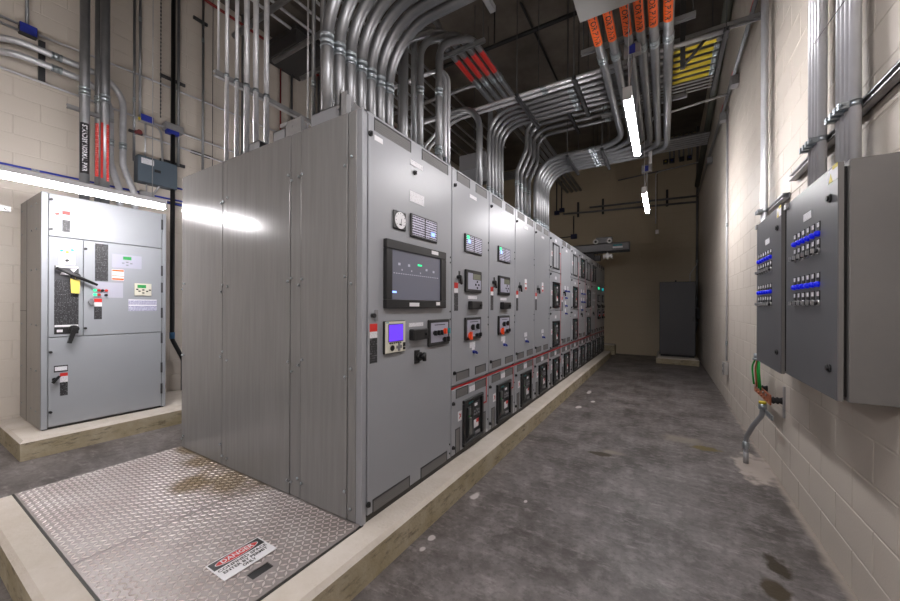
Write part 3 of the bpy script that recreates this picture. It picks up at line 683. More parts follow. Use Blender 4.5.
# end face of section 1
def bolt(p, x, z): return inst('bolt', lambda mb: (mb.tube([(0, 0, 0), (0, -.005, 0), (0, -.009, 0)], [.0085, .0085, .005], 8)), FITTING, 'bolt', p, (x, -.014, z))
for (x0, x1, t, nm) in ((-3.5416, -3.476, .010, 'side_strip'), (-3.474, -2.882, .012, 'side_panel'), (-2.879, -2.815, .010, 'side_strip'), (-2.812, -2.058, .013, 'side_panel'), (-2.052, -1.950, .009, 'side_strip'), (-1.944, -1.538, .013, 'side_panel'), (-1.532, -1.470, .010, 'side_strip')):
    mb = MB(); mb.box(x0 - G, x1 - G, -t, .0, .012, GH, 0, .003); part(nm, mb, SIDE, s)
for x in (-3.52, -3.49, -2.895, -2.865, -2.80, -2.07, -2.035, -1.965, -1.93, -1.55, -1.50):
    for z in (.30, 1.02, 1.55, 2.20): bolt(s, x - G + random.uniform(-.004, .004), zl(z) + random.uniform(-.05, .05))
# --- sections 2..13
for k in range(1, 13):
    lab = {1: 'second switchgear section from the near end, with relays and orange knob', 2: 'third switchgear section from the near end, with relays and orange knob',
           3: 'fourth switchgear section, plain tall door beside the relay sections', 4: 'fifth switchgear section, plain tall door before the first breaker stack',
           5: 'sixth switchgear section, first stack of black breakers under a blank cover', 6: 'seventh switchgear section, plain door with four blue switches',
           7: 'eighth switchgear section, second breaker stack under a blank cover', 8: 'ninth switchgear section, breaker above a door of blue switches',
           9: 'tenth switchgear section, third breaker stack under a blank cover', 10: 'eleventh switchgear section, breaker above a few white tags',
           11: 'second switchgear section from the far end, green lamp and dark relays', 12: 'last switchgear section at the far end of the row'}[k]
    s = section(k, lab)
    if k in (1, 2):
        upper_tall_door(s); annunciator(s, .199, zl(1.856), .316, .152, [(.14, .82, LEDG), (.20, .60, LEDB)])
        relay_keypad(s, .206, zl(1.520)); door_handle(s, .093, zl(1.636)); warn_label(s, .042, zl(1.590))
        white_tag(s, .355, zl(1.477), .165, .026); handle_box(s, .270, zl(1.376), .233, .070, BLACK if k == 1 else BLACK)
        switch_panel(s, .204, zl(1.116), .296, .192, [(.36, .56, .019, BLACK), (.68, .58, .019, BLACK), (.22, .20, .026, ORANGEK), (.62, .20, .011, BLACK), (.84, .20, .013, BLACK)], 'b')
        white_tag(s, .354, zl(1.069)); blue_switch(s, .372, zl(1.005)); white_tag(s, .36, zl(2.345), .13, .030)
    elif k in (3, 4):
        upper_tall_door(s); door_handle(s, .120, zl(1.630)); warn_label(s, .040, zl(1.580))
        def redlbl(mb): mb.box(0, .0015, 0, .075, 0, .13, 0); mb.box(.0015, .002, .005, .07, .005, .035, 1); mb.box(.0015, .002, .005, .07, .07, .08, 1)
        inst('redlbl', redlbl, [WHITE, RED], 'danger_label', s, (0, .320, zl(1.60)))
        white_tag(s, .36, zl(1.066), .10, .05); blue_switch(s, .365, zl(.985)); white_tag(s, .36, zl(2.345), .13, .030)
    elif k in (5, 7, 9):
        panel_door(s, .006, WS - .006, zl(.772), zl(1.342), 'breaker_door'); panel_door(s, .006, WS - .006, zl(1.352), zl(1.921), 'breaker_door'); panel_door(s, .006, WS - .006, zl(1.931), GH - .006, 'breaker_door')
        breaker(s, .175, zl(.80)); breaker(s, .175, zl(1.39)); blank_front(s, .17, zl(1.975))
        for z in (.80, 1.30, 1.39, 1.88, 1.985, 2.40): knob(s, .052, zl(z))
        for z in (1.245, 1.84, 2.41): white_tag(s, .355, zl(z), .085, .045)
        for z in (.99, 1.57, 2.15): side_tag(s, .105, zl(z))
        red_bar(s, .642, .656, zl(.763), zl(2.255)); red_bar(s, .545, .642, zl(2.240), zl(2.255)); red_bar(s, .545, .642, zl(1.60), zl(1.615)); red_bar(s, .545, .642, zl(1.02), zl(1.035))
    elif k == 6:
        upper_tall_door(s); door_handle(s, .153, zl(1.637)); warn_label(s, .04, zl(1.56)); white_tag(s, .36, zl(2.345), .13, .035)
        for y, z in ((.27, 1.665), (.47, 1.665), (.29, 1.549), (.29, 1.418), (.29, 1.289)): blue_switch(s, y, zl(z)); white_tag(s, y - .01, zl(z) + .062, .075, .045)
    elif k in (8, 10):
        panel_door(s, .006, WS - .006, zl(.772), zl(1.921), 'upper_door'); panel_door(s, .006, WS - .006, zl(1.931), GH - .006, 'breaker_door')
        breaker(s, .175, zl(1.985)); side_tag(s, .105, zl(2.15)); white_tag(s, .355, zl(2.42), .085, .045); knob(s, .05, zl(1.985)); knob(s, .05, zl(2.40)); knob(s, .05, zl(.87)); knob(s, .05, zl(1.86))
        vent(s, .079, .293, zl(.80), zl(.868)); vent(s, .412, .623, zl(.80), zl(.868))
        for y, z in ((.26, 1.665), (.50, 1.665), (.26, 1.50), (.50, 1.50), (.26, 1.34)):
            if k == 8: blue_switch(s, y, zl(z))
            white_tag(s, y - .01, zl(z) + .062, .09, .045)
        door_handle(s, .20, zl(1.26)); red_bar(s, .642, .656, zl(.763), zl(2.255))
    else:
        upper_tall_door(s); inst('farlamp', lambda mb: mb.cyl((0, 0, 0), (.02, 0, 0), .034, 14), LEDG if k == 11 else mat('teal_lamp', (0, .3, .3), .4, emit=(0, .5, .55), estr=.9), 'pilot_lamp', s, (0, .34, zl(1.87))); CACHE.pop('farlamp')
        relay_keypad(s, .21, zl(1.52)); handle_box(s, .25, zl(1.376), .233, .070); switch_panel(s, .204, zl(1.150), .296, .192, [(.36, .56, .019, BLACK), (.68, .58, .019, BLACK), (.5, .20, .02, LEDR)], 'b')
        door_handle(s, .12, zl(1.45)); handle_box(s, .20, zl(1.10), .3, .05)
# --- things on top of the switchgear
def channel(x0, x1, h, y, d, label):
    mb = MB(((x0 + x1) / 2, y, GZ1)); t = .006
    mb.box(x0, x1, y, y + t, GZ1, GZ1 + h); mb.box(x0, x1, y, y + d, GZ1 + h - t, GZ1 + h); mb.box(x0, x1, y + d - t, y + d, GZ1, GZ1 + h); mb.box(x0, x0 + t, y, y + d, GZ1, GZ1 + h)
    thing('steel_channel', mb, GEAR, label, 'channel')
channel(-2.665, -2.535, .115, 1.50, .13, 'leftmost open grey steel channel on top of the near switchgear end')
channel(-2.365, -2.235, .125, 1.50, .16, 'middle open grey steel channel on top of the near switchgear end')
mb = MB((-1.8, 1.5, GZ1)); mb.box(-1.955, -1.655, 1.50, 1.506, GZ1, GZ1 + .135); mb.box(-1.955, -1.655, 1.50, 1.56, GZ1 + .129, GZ1 + .135); mb.box(-1.955, -1.655, 1.50, 1.58, GZ1, GZ1 + .006)
thing('steel_channel', mb, GEAR, 'long grey steel channel on top of the near switchgear corner', 'channel')
mb = MB((-2.15, 1.5, GZ1)); mb.prism([(1.5, GZ1), (1.62, GZ1), (1.5, GZ1 + .16)], 'x', -2.06, -2.054); mb.box(-2.215, -2.054, 1.495, 1.501, GZ1, GZ1 + .155); mb.box(-2.27, -2.2, 1.49, 1.50, GZ1 + .13, GZ1 + .155); mb.cyl((-2.14, 1.488, GZ1 + .11), (-2.14, 1.502, GZ1 + .11), .008, 8)
thing('lifting_bracket', mb, STRUT, 'pale angle bracket on the switchgear top beside the steel channels', 'bracket')
mb = MB((-1.62, 1.48, GZ1)); mb.box(-1.66, -1.648, 1.47, 1.55, GZ1 - .02, GZ1 + .19); mb.box(-1.66, -1.60, 1.47, 1.476, GZ1 - .03, GZ1 + .17); mb.box(-1.69, -1.66, 1.48, 1.50, GZ1 + .09, GZ1 + .12); mb.prism([(-1.60, GZ1), (-1.47, GZ1), (-1.60, GZ1 + .13)], 'y', 1.53, 1.536)
thing('lifting_bracket', mb, STRUT, 'bright bolted bracket at the near front corner of the switchgear top', 'bracket')

# ------------------------------------------------------------------ transfer switch cabinet
A, AY0, AY1, AX1, AZ1 = -5.13, .900, 1.896, -5.985, 2.494
ats = root('transfer_switch_cabinet', (A, AY0, ZP), 'tall grey transfer switch cabinet with black handles at left', 'cabinet')
AO = Vector((A, AY0, ZP))
mb = MB(AO); mb.box(AX1, A - .025, AY0 + .002, AY1, ZP + .02, AZ1); part('body', mb, ATSM, ats)
mb = MB(AO); mb.box(AX1 + .01, A - .03, AY0 + .01, AY1 - .01, ZP, ZP + .02); part('base_channel', mb, BASEDK, ats)
mb = MB(AO); mb.box(AX1, A - .012, AY0 - .004, AY0 + .004, ZP + .012, AZ1, 0, .002); sp = part('side_panel', mb, ATSSIDE, ats)
mb = MB(AO); mb.box(-5.70, -5.695, AY0 - .006, AY0, ZP + .012, AZ1); mb.box(-5.98, -5.70, AY0 - .0055, AY0, 1.335, 1.34); part('side_seam', mb, DKSTEEL, sp)
for x in (-5.9, -5.5, -5.30):
    for z in (.35, .75, 1.2, 1.75, 2.15, 2.4):
        o = MB(AO); o.cyl((x, AY0 - .004, z), (x, AY0 - .011, z), .009, 8); part('bolt', o, FITTING, sp)
mb = MB(AO); mb.box(A - .03, A, AY0 - .004, AY0 + .040, ZP + .012, AZ1, 0, .003); part('frame_post', mb, ATSM, ats)
mb = MB(AO); mb.box(A - .03, A, AY1 - .040, AY1, ZP + .012, AZ1, 0, .003); part('frame_post', mb, ATSM, ats)
def adoor(y0, y1_, z0, z1_, name):
    mb = MB(AO); mb.box(A - .02, A, y0, y1_, z0, z1_, 0, .003); return part(name, mb, ATSM, ats)
dt = adoor(.945, 1.852, 2.076, AZ1 - .005, 'upper_door'); dl = adoor(.945, 1.183, 1.084, 2.068, 'narrow_door'); dm = adoor(1.189, 1.852, 1.084, 2.068, 'control_door'); db = adoor(.945, 1.852, ZP + .03, 1.076, 'lower_door')
for d in (dt, dl, dm, db): pass
def aplate(par, y0, y1_, z0, z1_, m, name, d=.002, label=None, base=0.0):
    mb = MB(AO); mb.box(A + base, A + base + d, y0, y1_, z0, z1_); return part(name, mb, m, par, label)
def aknob(par, y, z, r=.012, m=BLACK, d=.02, name='latch_knob'):
    mb = MB(AO); mb.cyl((A, y, z), (A + d, y, z), r, 12); return part(name, mb, m, par)
for z in (2.43, 2.14): aknob(dt, .958, z)
for z in (1.16, 1.98): aknob(dm, 1.200, z)
for z in (.938, .351): aknob(db, .958, z)
for z0 in (2.30, 1.75, 1.55, 1.25, .95, .60, .35):
    aplate(ats, 1.846, 1.862, z0, z0 + .12, DKSTEEL, 'hinge', .008)
aknob(dt, .997, 2.295, .030, SILVER, .02, 'lock_ring'); aknob(dt, .997, 2.295, .018, RED, .026, 'lock_core')
aplate(dt, 1.035, 1.089, 2.300, 2.337, RED, 'red_label'); aplate(dt, 1.035, 1.089, 2.250, 2.300, WHITE, 'white_label'); aplate(dt, 1.035, 1.089, 2.130, 2.250, PR_BLACK, 'black_label')
aplate(dl, 1.010, 1.128, 1.805, 1.992, WHITE, 'pilot_plate')
for y, z, m in ((1.03, 1.94, LEDG), (1.105, 1.955, LEDG), (1.07, 1.93, mat('amber_pilot', (.6, .45, .05), .4, emit=(.8, .6, .1), estr=.6))): aknob(dl, y, z, .012, m, .01, 'pilot_lamp')
aknob(dl, 1.068, 1.845, .013, BLACK, .018, 'push_button')
aplate(dl, .982, 1.152, 1.650, 1.788, mat('dark_label', (.05, .05, .055), .5), 'handle_label', .002); aplate(dl, .982, 1.152, 1.180, 1.650, PR_BLACK, 'instruction_plate', .002); aplate(dl, .982, 1.152, 1.110, 1.178, BLACK, 'handle_label', .0025)
mb = MB(AO); mb.add([(A + .0026, .993, 1.788), (A + .0026, 1.15, 1.788), (A + .0026, 1.15, 1.772), (A + .0026, .993, 1.772)], [(0, 1, 2, 3)]); mb.prism([(1.02, 1.70), (1.085, 1.70), (1.07, 1.725), (1.05, 1.735), (1.03, 1.725)], 'x', A + .002, A + .0028); mb.prism([(1.09, 1.765), (1.14, 1.765), (1.115, 1.73)], 'x', A + .002, A + .0028); mb.box(A + .002, A + .0032, 1.0, 1.04, 1.13, 1.155); mb.box(A + .002, A + .0022, .985, 1.15, 1.182, 1.20)
part('white_print', mb, WHITE, dl)
mb = MB(AO); mb.cyl((A, 1.122, 1.69), (A + .05, 1.122, 1.69), .035, 16); mb.tube([(A + .045, .985, 1.765), (A + .05, 1.122, 1.69), (A + .055, 1.28, 1.61)], [.014, .017, .013], 8); part('operating_handle', mb, BLACK, dl)
mb = MB(AO); mb.prism([(1.085, 1.665), (1.155, 1.655), (1.15, 1.515), (1.09, 1.52)], 'x', A + .035, A + .038); mb.tube([(A + .05, 1.12, 1.69), (A + .045, 1.115, 1.655)], .004, 6); part('lockout_tag', mb, TAGYEL, dl, 'yellow lockout tag')
mb = MB(AO); mb.cyl((A, 1.115, 1.160), (A + .04, 1.115, 1.160), .036, 16); mb.prism([(1.098, 1.17), (1.135, 1.17), (1.090, 1.015), (1.060, 1.02)], 'x', A + .04, A + .065); part('lower_handle', mb, BLACK, dl)
aplate(dm, 1.273, 1.376, 1.655, 2.050, PR_BLACK, 'instruction_plate'); aplate(dm, 1.407, 1.662, 1.812, 1.957, PANELW, 'display_panel')
aplate(dm, 1.499, 1.570, 1.904, 1.938, LCDGRN, 'green_display', .003, None, .0015)
mb = MB(AO)
for y, z in ((1.50, 1.865), (1.535, 1.877), (1.535, 1.845), (1.57, 1.865)): mb.box(A + .002, A + .005, y - .010, y + .010, z - .006, z + .006)
part('keypad', mb, GREY, dm)
aplate(dm, 1.407, 1.507, 1.672, 1.790, WHITE, 'notice'); aplate(dm, 1.409, 1.505, 1.768, 1.786, ORANGE, 'orange_band', .001, None, .002); aplate(dm, 1.409, 1.505, 1.676, 1.694, ORANGE, 'orange_band', .001, None, .002); aplate(dm, 1.409, 1.505, 1.716, 1.724, ORANGE, 'orange_band', .001, None, .002)
aplate(dm, 1.256, 1.500, 1.480, 1.645, mat('pale_panel', (.40, .40, .47), .4), 'pilot_panel', .0015)
for y, z, m in ((1.271, 1.556, LEDG), (1.271, 1.510, LEDG), (1.302, 1.556, LEDR), (1.302, 1.510, LEDR), (1.330, 1.556, BLACK), (1.360, 1.556, LEDR), (1.358, 1.506, BLACK)): aknob(dm, y, z, .013, m, .02, 'pilot_light')
mb = MB(AO); mb.box(A, A + .012, 1.597, 1.752, 1.508, 1.648, 0, .003); cp = part('controller', mb, CREAM, dm)
aplate(dm, 1.622, 1.70, 1.596, 1.632, LCDGRN, 'green_display', .002, None, .012)
mb = MB(AO)
for y, z in ((1.64, 1.56), (1.675, 1.575), (1.675, 1.54), (1.71, 1.56), (1.62, 1.58), (1.735, 1.575)): mb.box(A + .012, A + .015, y - .010, y + .010, z - .007, z + .007)
part('keypad', mb, BLACK, dm)
aplate(dm, 1.546, 1.806, 1.335, 1.466, PR_PAPER, 'paper_notice', .001); aplate(dm, 1.548, 1.804, 1.455, 1.464, WHITE, 'paper_edge', .0005, None, .001); aplate(dm, 1.548, 1.804, 1.394, 1.406, WHITE, 'paper_edge', .0005, None, .001)
mb = MB(AO); mb.cyl((A, 1.241, 1.433), (A + .03, 1.241, 1.433), .022, 12); mb.box(A + .03, A + .04, 1.229, 1.249, 1.40, 1.465); part('door_handle', mb, GREY, dm)
aplate(dm, 1.267, 1.328, 1.430, 1.467, RED, 'red_label'); aplate(dm, 1.267, 1.328, 1.385, 1.430, WHITE, 'white_label'); aplate(dm, 1.267, 1.328, 1.250, 1.385, PR_BLACK, 'black_label')
aplate(db, .982, 1.078, .735, .800, BLACK, 'name_plate', .002); aplate(db, .988, 1.072, .748, .788, PR_WHITE, 'white_insert', .001, None, .002)
aplate(db, 1.023, 1.077, .690, .722, RED, 'red_label'); aplate(db, 1.023, 1.077, .630, .690, PR_WHITE, 'white_label'); aplate(db, 1.023, 1.077, .497, .630, PR_BLACK, 'black_label')
mb = MB(AO); mb.cyl((A, .985, .668), (A + .03, .985, .668), .018, 12); mb.prism([(.958, .645), (.975, .63), (1.022, .695), (1.005, .705)], 'x', A + .028, A + .044); part('door_handle', mb, BLACK, db)

# ------------------------------------------------------------------ control cabinets on the right wall
CX = .602
def control_cabinet(y0, y1_, z0, z1_, label, rows, oy):
    """door plane faces -X; y0 is the near edge. rows: (z, kind) of six devices from y = oy upwards"""
    o = Vector((CX, (y0 + y1_) / 2, (z0 + z1_) / 2))
    c = root('control_cabinet', o, label, 'cabinet')
    mb = MB(o); mb.box(CX + .033, XR - .004, y0 - .002, y1_ + .004, z0, z1_ + .004, 0, .003); part('body', mb, DKSIDE, c)
    mb = MB(o); mb.box(CX + .018, CX + .034, y0 + .022, y1_ - .012, z0 + .018, z1_ - .018); part('gasket', mb, BLACK, c)
    mb = MB(o); mb.box(CX + .0035, CX + .018, y0, y1_, z0 + .002, z1_ - .002); mb.box(CX, CX + .0035, y0, y1_, z0 + .002, z1_ - .002, 1); d = part('door', mb, [DKSIDE, DKGREY], c)
    def q(y, z, fn, mats, name, par=None):
        mb = MB(o); fn(mb, y, z); return part(name, mb, mats, par or d)
    for z in (z0 + .125, z1_ - .13):
        q(y0 + .075, z, lambda mb, y, z: (mb.cyl((CX, y, z), (CX - .007, y, z), .017, 14), mb.cyl((CX - .007, y, z), (CX - .013, y, z), .011, 10)), BLACK, 'quarter_turn_latch')
    q((y0 + y1_) / 2, 1.85, lambda mb, y, z: mb.box(CX - .002, CX, y - .055, y + .055, z - .018, z + .018), PR_WHITE, 'name_plate')
    q(y0 + .045, z1_ - .035, lambda mb, y, z: mb.box(CX - .001, CX, y - .045, y + .055, z - .030, z + .025), WHITE, 'warning_sticker')
    q(y0 + .03, z1_ - .014, lambda mb, y, z: mb.box(CX - .0018, CX - .001, y - .03, y + .02, z - .004, z + .012), YELLOW, 'yellow_band')
    q(y0 + .07, z1_ - .045, lambda mb, y, z: mb.prism([(y - .02, z - .02), (y + .02, z - .02), (y, z + .018)], 'x', CX - .0018, CX - .001), YELLOW, 'warning_triangle')
    q(y1_ - .02, z1_ - .012, lambda mb, y, z: (mb.box(CX - .012, CX + .02, y - .03, y + .02, z - .02, z + .008)), STRUT, 'mounting_clip')
    for (z, kind) in rows:
        for i in range(6):
            y = oy + i * .0675
            q(y, z, lambda mb, y, z: mb.box(CX - .003, CX, y - .017, y + .017, z + .012, z + .055), BLACK, 'legend_plate')
            q(y, z, lambda mb, y, z: mb.box(CX - .004, CX - .003, y - .013, y + .013, z + .030, z + .050), PR_WHITE, 'legend_text')
            if kind == 'button':
                q(y, z, lambda mb, y, z: mb.tube([(CX, y, z), (CX - .008, y, z), (CX - .013, y, z), (CX - .017, y, z), (CX - .018, y, z)], [.0135, .0135, .0125, .008, .003], 14), BLUEKNOB, 'blue_button')
            else:
                q(y, z, lambda mb, y, z: (mb.cyl((CX, y, z), (CX - .006, y, z), .0145, 14), mb.cyl((CX - .006, y, z), (CX - .018, y, z), .0105, 12, 1), mb.box(CX - .028, CX - .018, y - .004, y + .004, z - .010, z + .010)), [SILVER, DKSTEEL], 'key_switch')
    return c
control_cabinet(2.047, 2.755, 1.020, 1.994, 'nearer dark grey wall cabinet with rows of blue buttons', ((1.738, 'button'), (1.660, 'key'), (1.508, 'button'), (1.424, 'key')), 2.25)
control_cabinet(2.860, 3.515, 1.000, 2.024, 'farther dark grey wall cabinet with rows of blue buttons', ((1.735, 'button'), (1.655, 'key'), (1.507, 'button'), (1.424, 'key')), 3.090)

# ------------------------------------------------------------------ right wall: conduits, strut, ground bar
def strut_y(x, y0, y1_, z, label, h=.041, d=.041, name='strut_channel', m=None, grp=None):
    """slotted U channel running along Y"""
    o = (x, (y0 + y1_) / 2, z); mb = MB(o); t = .004
    mb.box(x - d / 2, x + d / 2, y0, y1_, z - h / 2, z - h / 2 + t); mb.box(x - d / 2, x + d / 2, y0, y1_, z + h / 2 - t, z + h / 2); mb.box(x + d / 2 - t, x + d / 2, y0, y1_, z - h / 2, z + h / 2)
    mb.box(x - d / 2, x - d / 2 + t, y0, y1_, z + h / 2 - .010, z + h / 2); mb.box(x - d / 2, x - d / 2 + t, y0, y1_, z - h / 2, z - h / 2 + .010)
    return thing(name, mb, m or STRUT, label, 'strut', grp)
def strut_x(y, x0, x1, z, label, m=None, h=.041):
    mb = MB(((x0 + x1) / 2, y, z)); t = .004
    mb.box(x0, x1, y - h / 2, y + h / 2, z + h / 2 - t, z + h / 2); mb.box(x0, x1, y - h / 2, y - h / 2 + t, z - h / 2, z + h / 2); mb.box(x0, x1, y + h / 2 - t, y + h / 2, z - h / 2, z + h / 2)
    mb.box(x0, x1, y - h / 2, y - h / 2 + .011, z - h / 2, z - h / 2 + t); mb.box(x0, x1, y + h / 2 - .011, y + h / 2, z - h / 2, z - h / 2 + t)
    return thing('strut_channel', mb, m or STRUT, label, 'strut')
def clamp(o, p, r, axis='x'):
    mb = MB(o.location); x, y, z = p
    mb.tube([(x, y, z - .014), (x, y, z + .014)], r * 1.14, 12); mb.box(x - r - .035, x - r, y - .012, y + .012, z - .014, z + .014); mb.cyl((x - r - .025, y - .03, z), (x - r - .025, y + .03, z), .007, 8)
    return part('pipe_clamp', mb, FITTING, o)
strut_y(XR - .028, 1.4, 3.40, 2.315, 'long galvanised strut on the right wall above the nearer cabinet')
strut_y(XR - .028, 3.55, 4.14, 2.235, 'short galvanised strut stub on the right wall above the farther cabinet')
for i, y in enumerate((2.300, 2.348, 2.396, 2.444)):
    o = conduit(f'{ORD[i]} of four bright conduits entering the nearer cabinet top, counted from the camera', [(XR - .072, y, 1.99), (XR - .072, y, ZC)], .0205, m=EMTB, cat='conduit', n=12); clamp(o, (XR - .072, y, 2.315), .0205)
for i, y in enumerate((2.690, 2.738, 2.786, 2.834)):
    o = conduit(f'{ORD[i]} of four bright conduits left of the nearer cabinet top, counted from the camera', [(XR - .072, y, 2.0), (XR - .072, y, ZC)], .0205, m=EMTB, n=12); clamp(o, (XR - .072, y, 2.315), .0205)
for i in range(3):
    y = 4.02 + .042 * i
    o = conduit(f'{ORD[i]} of three conduits coming down beside the farther cabinet, counted from the camera', [(XR - .060, y - .5, 2.04), (XR - .060, y - .5, 2.09), (XR - .060, y, 2.15), (XR - .060, y, ZC)], .018, R=.05, m=EMTB, n=12); clamp(o, (XR - .060, y, 2.235), .018)
# thin wire slung between the conduit bundles
mb = MB((.73, 2.6, 2.9)); mb.tube([(XR - .0955, 2.733, 2.863), (.700, 2.538, 2.830), (XR - .0955, 2.342, 2.816)], .0025, 6); thing('wire', mb, GREY, 'thin grey wire slung between the two near conduit bundles', 'wire')
# small conduit with a box low on the wall
o = conduit('thin conduit running down the right wall to a small box', [(XR - .022, 6.52, .62), (XR - .022, 6.52, 4.33)], .0125, m=EMTB, coup=[((XR - .022, 6.52, .88), (0, 0, 1)), ((XR - .022, 6.52, 2.6), (0, 0, 1))])
mb = MB((XR, 6.52, .50)); mb.box(XR - .06, XR - .005, 6.46, 6.58, .42, .60, 0, .004); mb.box(XR - .064, XR - .06, 6.455, 6.585, .415, .605, 0); ob = thing('outlet_box', mb, SILVER, 'small metal outlet box low on the right wall', 'outlet box')
mb = MB((XR, 6.52, .50))
for z in (.47, .55): mb.cyl((XR - .067, 6.52, z), (XR - .063, 6.52, z), .022, 12)
part('socket', mb, GREY, ob)
# rail of conduits high along the wall
conduit('long conduit running high along the right wall', [(XR - .05, 2.6, 4.40), (XR - .05, 11.5, 4.40)], .016, m=RIGID, coup=[((XR - .05, 5.9, 4.40), (0, 1, 0)), ((XR - .05, 8.3, 4.40), (0, 1, 0))])
conduit('second long conduit just under the high one on the right wall', [(XR - .05, 2.6, 4.345), (XR - .05, 11.5, 4.345)], .012, m=RIGID)
for i, (y0, y1_) in enumerate(((4.35, 4.66), (5.72, 5.98), (6.6, 6.95), (8.9, 9.1))):
    mb = MB((XR, y0, 4.4)); mb.box(XR - .068, XR - .066, y0, y1_, 4.392, 4.412); thing('marker_strip', mb, RED, f'{ORD[i]} red marker strip along the high right wall conduit, from the camera', 'label')
for i, y in enumerate((5.75, 6.75, 8.6)):
    mb = MB((XR, y, 4.33)); mb.box(XR - .09, XR - .004, y - .06, y + .06, 4.22, 4.34, 0, .004); thing('junction_box', mb, STRUT, f'{ORD[i]} small junction box under the high right wall conduit, from the camera', 'junction box')
conduit('sloping dark pipe along the top of the right wall', [(XR - .07, 5.3, 5.70), (XR - .07, 8.0, 5.12), (XR - .07, 11.4, 4.62)], .055, R=.4, m=mat('grey_green_pipe', (.10, .105, .085), .6), cat='pipe', name='drain_pipe', n=12)
conduit('thick dark conduit standing in the far right corner', [(XR - .06, 11.45, ZC), (XR - .06, 11.45, .95), (XR - .16, 11.2, .55), (XR - .16, 11.2, .15)], .030, R=.15, m=RIGID, coup=[((XR - .06, 11.45, 2.62), (0, 0, 1)), ((XR - .06, 11.45, 1.62), (0, 0, 1)), ((XR - .06, 11.45, .98), (0, 0, 1))])
mb = MB((XR, 11.4, 1.25)); mb.box(XR - .16, XR - .005, 11.28, 11.42, 1.10, 1.38, 0, .004); thing('disconnect_box', mb, DKSTEEL, 'small dark box on the corner conduit beside the far cabinet', 'box')
conduit('thin bent conduit dropping to the top of the far corner cabinet', [(XR - .09, 11.2, 2.55), (XR - .09, 11.0, 2.50), (XR - .24, 10.95, 2.25), (XR - .24, 10.95, 2.04)], .010, R=.1, m=EMT)
# ground bar
GO = Vector((.70, 3.98, .68)); gb = root('ground_bar', GO, 'copper ground bar with green wires below the farther wall cabinet', 'ground bar')
mb = MB(GO); mb.box(.715, .725, 3.70, 4.27, .630, .712, 0, .002); part('copper_bar', mb, COPPER, gb)
for y in (3.78, 3.88, 3.98, 4.08, 4.17):
    for dy, z in ((0, .652), (.03, .69)):
        mb = MB(GO); mb.cyl((.715, y + dy, z), (.708, y + dy, z), .009, 8); part('lug_bolt', mb, COPPER if z < .66 else FITTING, gb)
for y in (3.72, 4.22):
    mb = MB(GO); mb.tube([(.725, y, .67), (.74, y, .67), (.75, y, .67), (.765, y, .67), (.775, y, .67), (XR - .006, y, .67)], [.020, .030, .020, .030, .020, .03], 10); part('insulator', mb, BLACK, gb)
mb = MB(GO); mb.box(XR - .014, XR - .002, 3.665, 3.690, .55, .79); part('wall_bracket', mb, STRUT, gb)
for i, (ya, yb, m) in enumerate(((4.05, 4.22, GREEN), (4.00, 4.02, GREEN), (3.98, 3.96, GREEN), (4.02, 4.10, COPPER))):
    mb = MB(GO); mb.tube(fillet([(.70, ya, .985), (.695, yb + (.03 if i == 0 else 0), .86), (.705, yb, .70)], .08), .0075, 8); part('ground_wire', mb, m, gb)
mb = MB(GO); mb.tube([(.70, 4.01, 1.0), (.70, 4.01, .955)], .034, 12); mb.tube([(.70, 4.01, .965), (.70, 4.01, .945)], .042, 8); part('cable_bushing', mb, FITTING, gb)
# flexible conduit into the floor
FO = Vector((.635, 4.12, 0)); fc = root('flexible_conduit', FO, 'bent grey flexible conduit rising from the floor to the ground bar', 'conduit')
path = fillet([(.635, 4.12, .0), (.635, 4.12, .23), (.66, 3.98, .38), (.705, 3.90, .50), (.705, 3.885, .60)], [.1, .2, .1])
mb = MB(FO); P = []; R_ = []
for a, b in zip(path, path[1:]):
    n = max(1, int((b - a).length / .007))
    for k in range(n): P.append(a.lerp(b, k / n)); R_.append(.0195 if len(P) % 2 else .0175)
P.append(path[-1]); R_.append(.018); mb.tube(P, R_, 12); part('hose', mb, mat('flex_grey', (.30, .31, .33), .45, .3), fc)
mb = MB(FO); mb.cyl((.635, 4.12, 0), (.635, 4.12, .10), .021, 12); part('floor_stub', mb, STRUT, fc); mb = MB(FO); mb.tube([(.635, 4.12, .13), (.635, 4.12, .135), (.635, 4.12, .19), (.635, 4.12, .195)], [.021, .026, .026, .021], 12); part('coupling', mb, FITTING, fc)
mb = MB(FO); mb.tube([(.705, 3.885, .55), (.705, 3.885, .555), (.705, 3.885, .595), (.705, 3.885, .60)], [.022, .029, .029, .022], 10); mb.box(.715, .73, 3.66, 3.86, .52, .56, 0, .004); part('end_fitting', mb, FITTING, fc)
mb = MB(FO); mb.cyl((.705, 3.885, .600), (.705, 3.885, .618), .026, 10); part('yellow_bushing', mb, YELLOW, fc)

# ------------------------------------------------------------------ lamps
def lamp(x, y0, y1_, z, label, htop=None, tube=None):
    o = Vector((x, (y0 + y1_) / 2, z)); l = root('strip_lamp', o, label, 'lamp', None)
    mb = MB(o); mb.box(x - .030, x + .030, y0, y1_, z + .012, z + .060, 0, .006); part('housing', mb, CHALK, l)
    mb = MB(o); mb.prism([(x - .028, z + .012), (x - .028, z - .018), (x - .018, z - .030), (x + .018, z - .030), (x + .028, z - .018), (x + .028, z + .012)], 'y', y0 + .015, y1_ - .015); part('lit_lens', mb, tube or TUBE, l)
    for y in (y0, y1_):
        mb = MB(o); mb.box(x - .032, x + .032, y - .006, y + .010, z - .032, z + .062, 0, .004); part('end_cap', mb, CHALK, l)
    if htop:
        for y in (y0 + .10, y1_ - .10):
            mb = MB(o); mb.tube([(x, y, z + .060), (x, y, htop)], .004, 6); part('hanger_rod', mb, STRUT, l)
    return l
LZ = 2.97
lamp(-.24, 2.93, 4.09, LZ, 'nearer lit strip lamp hanging over the aisle', htop=4.15)
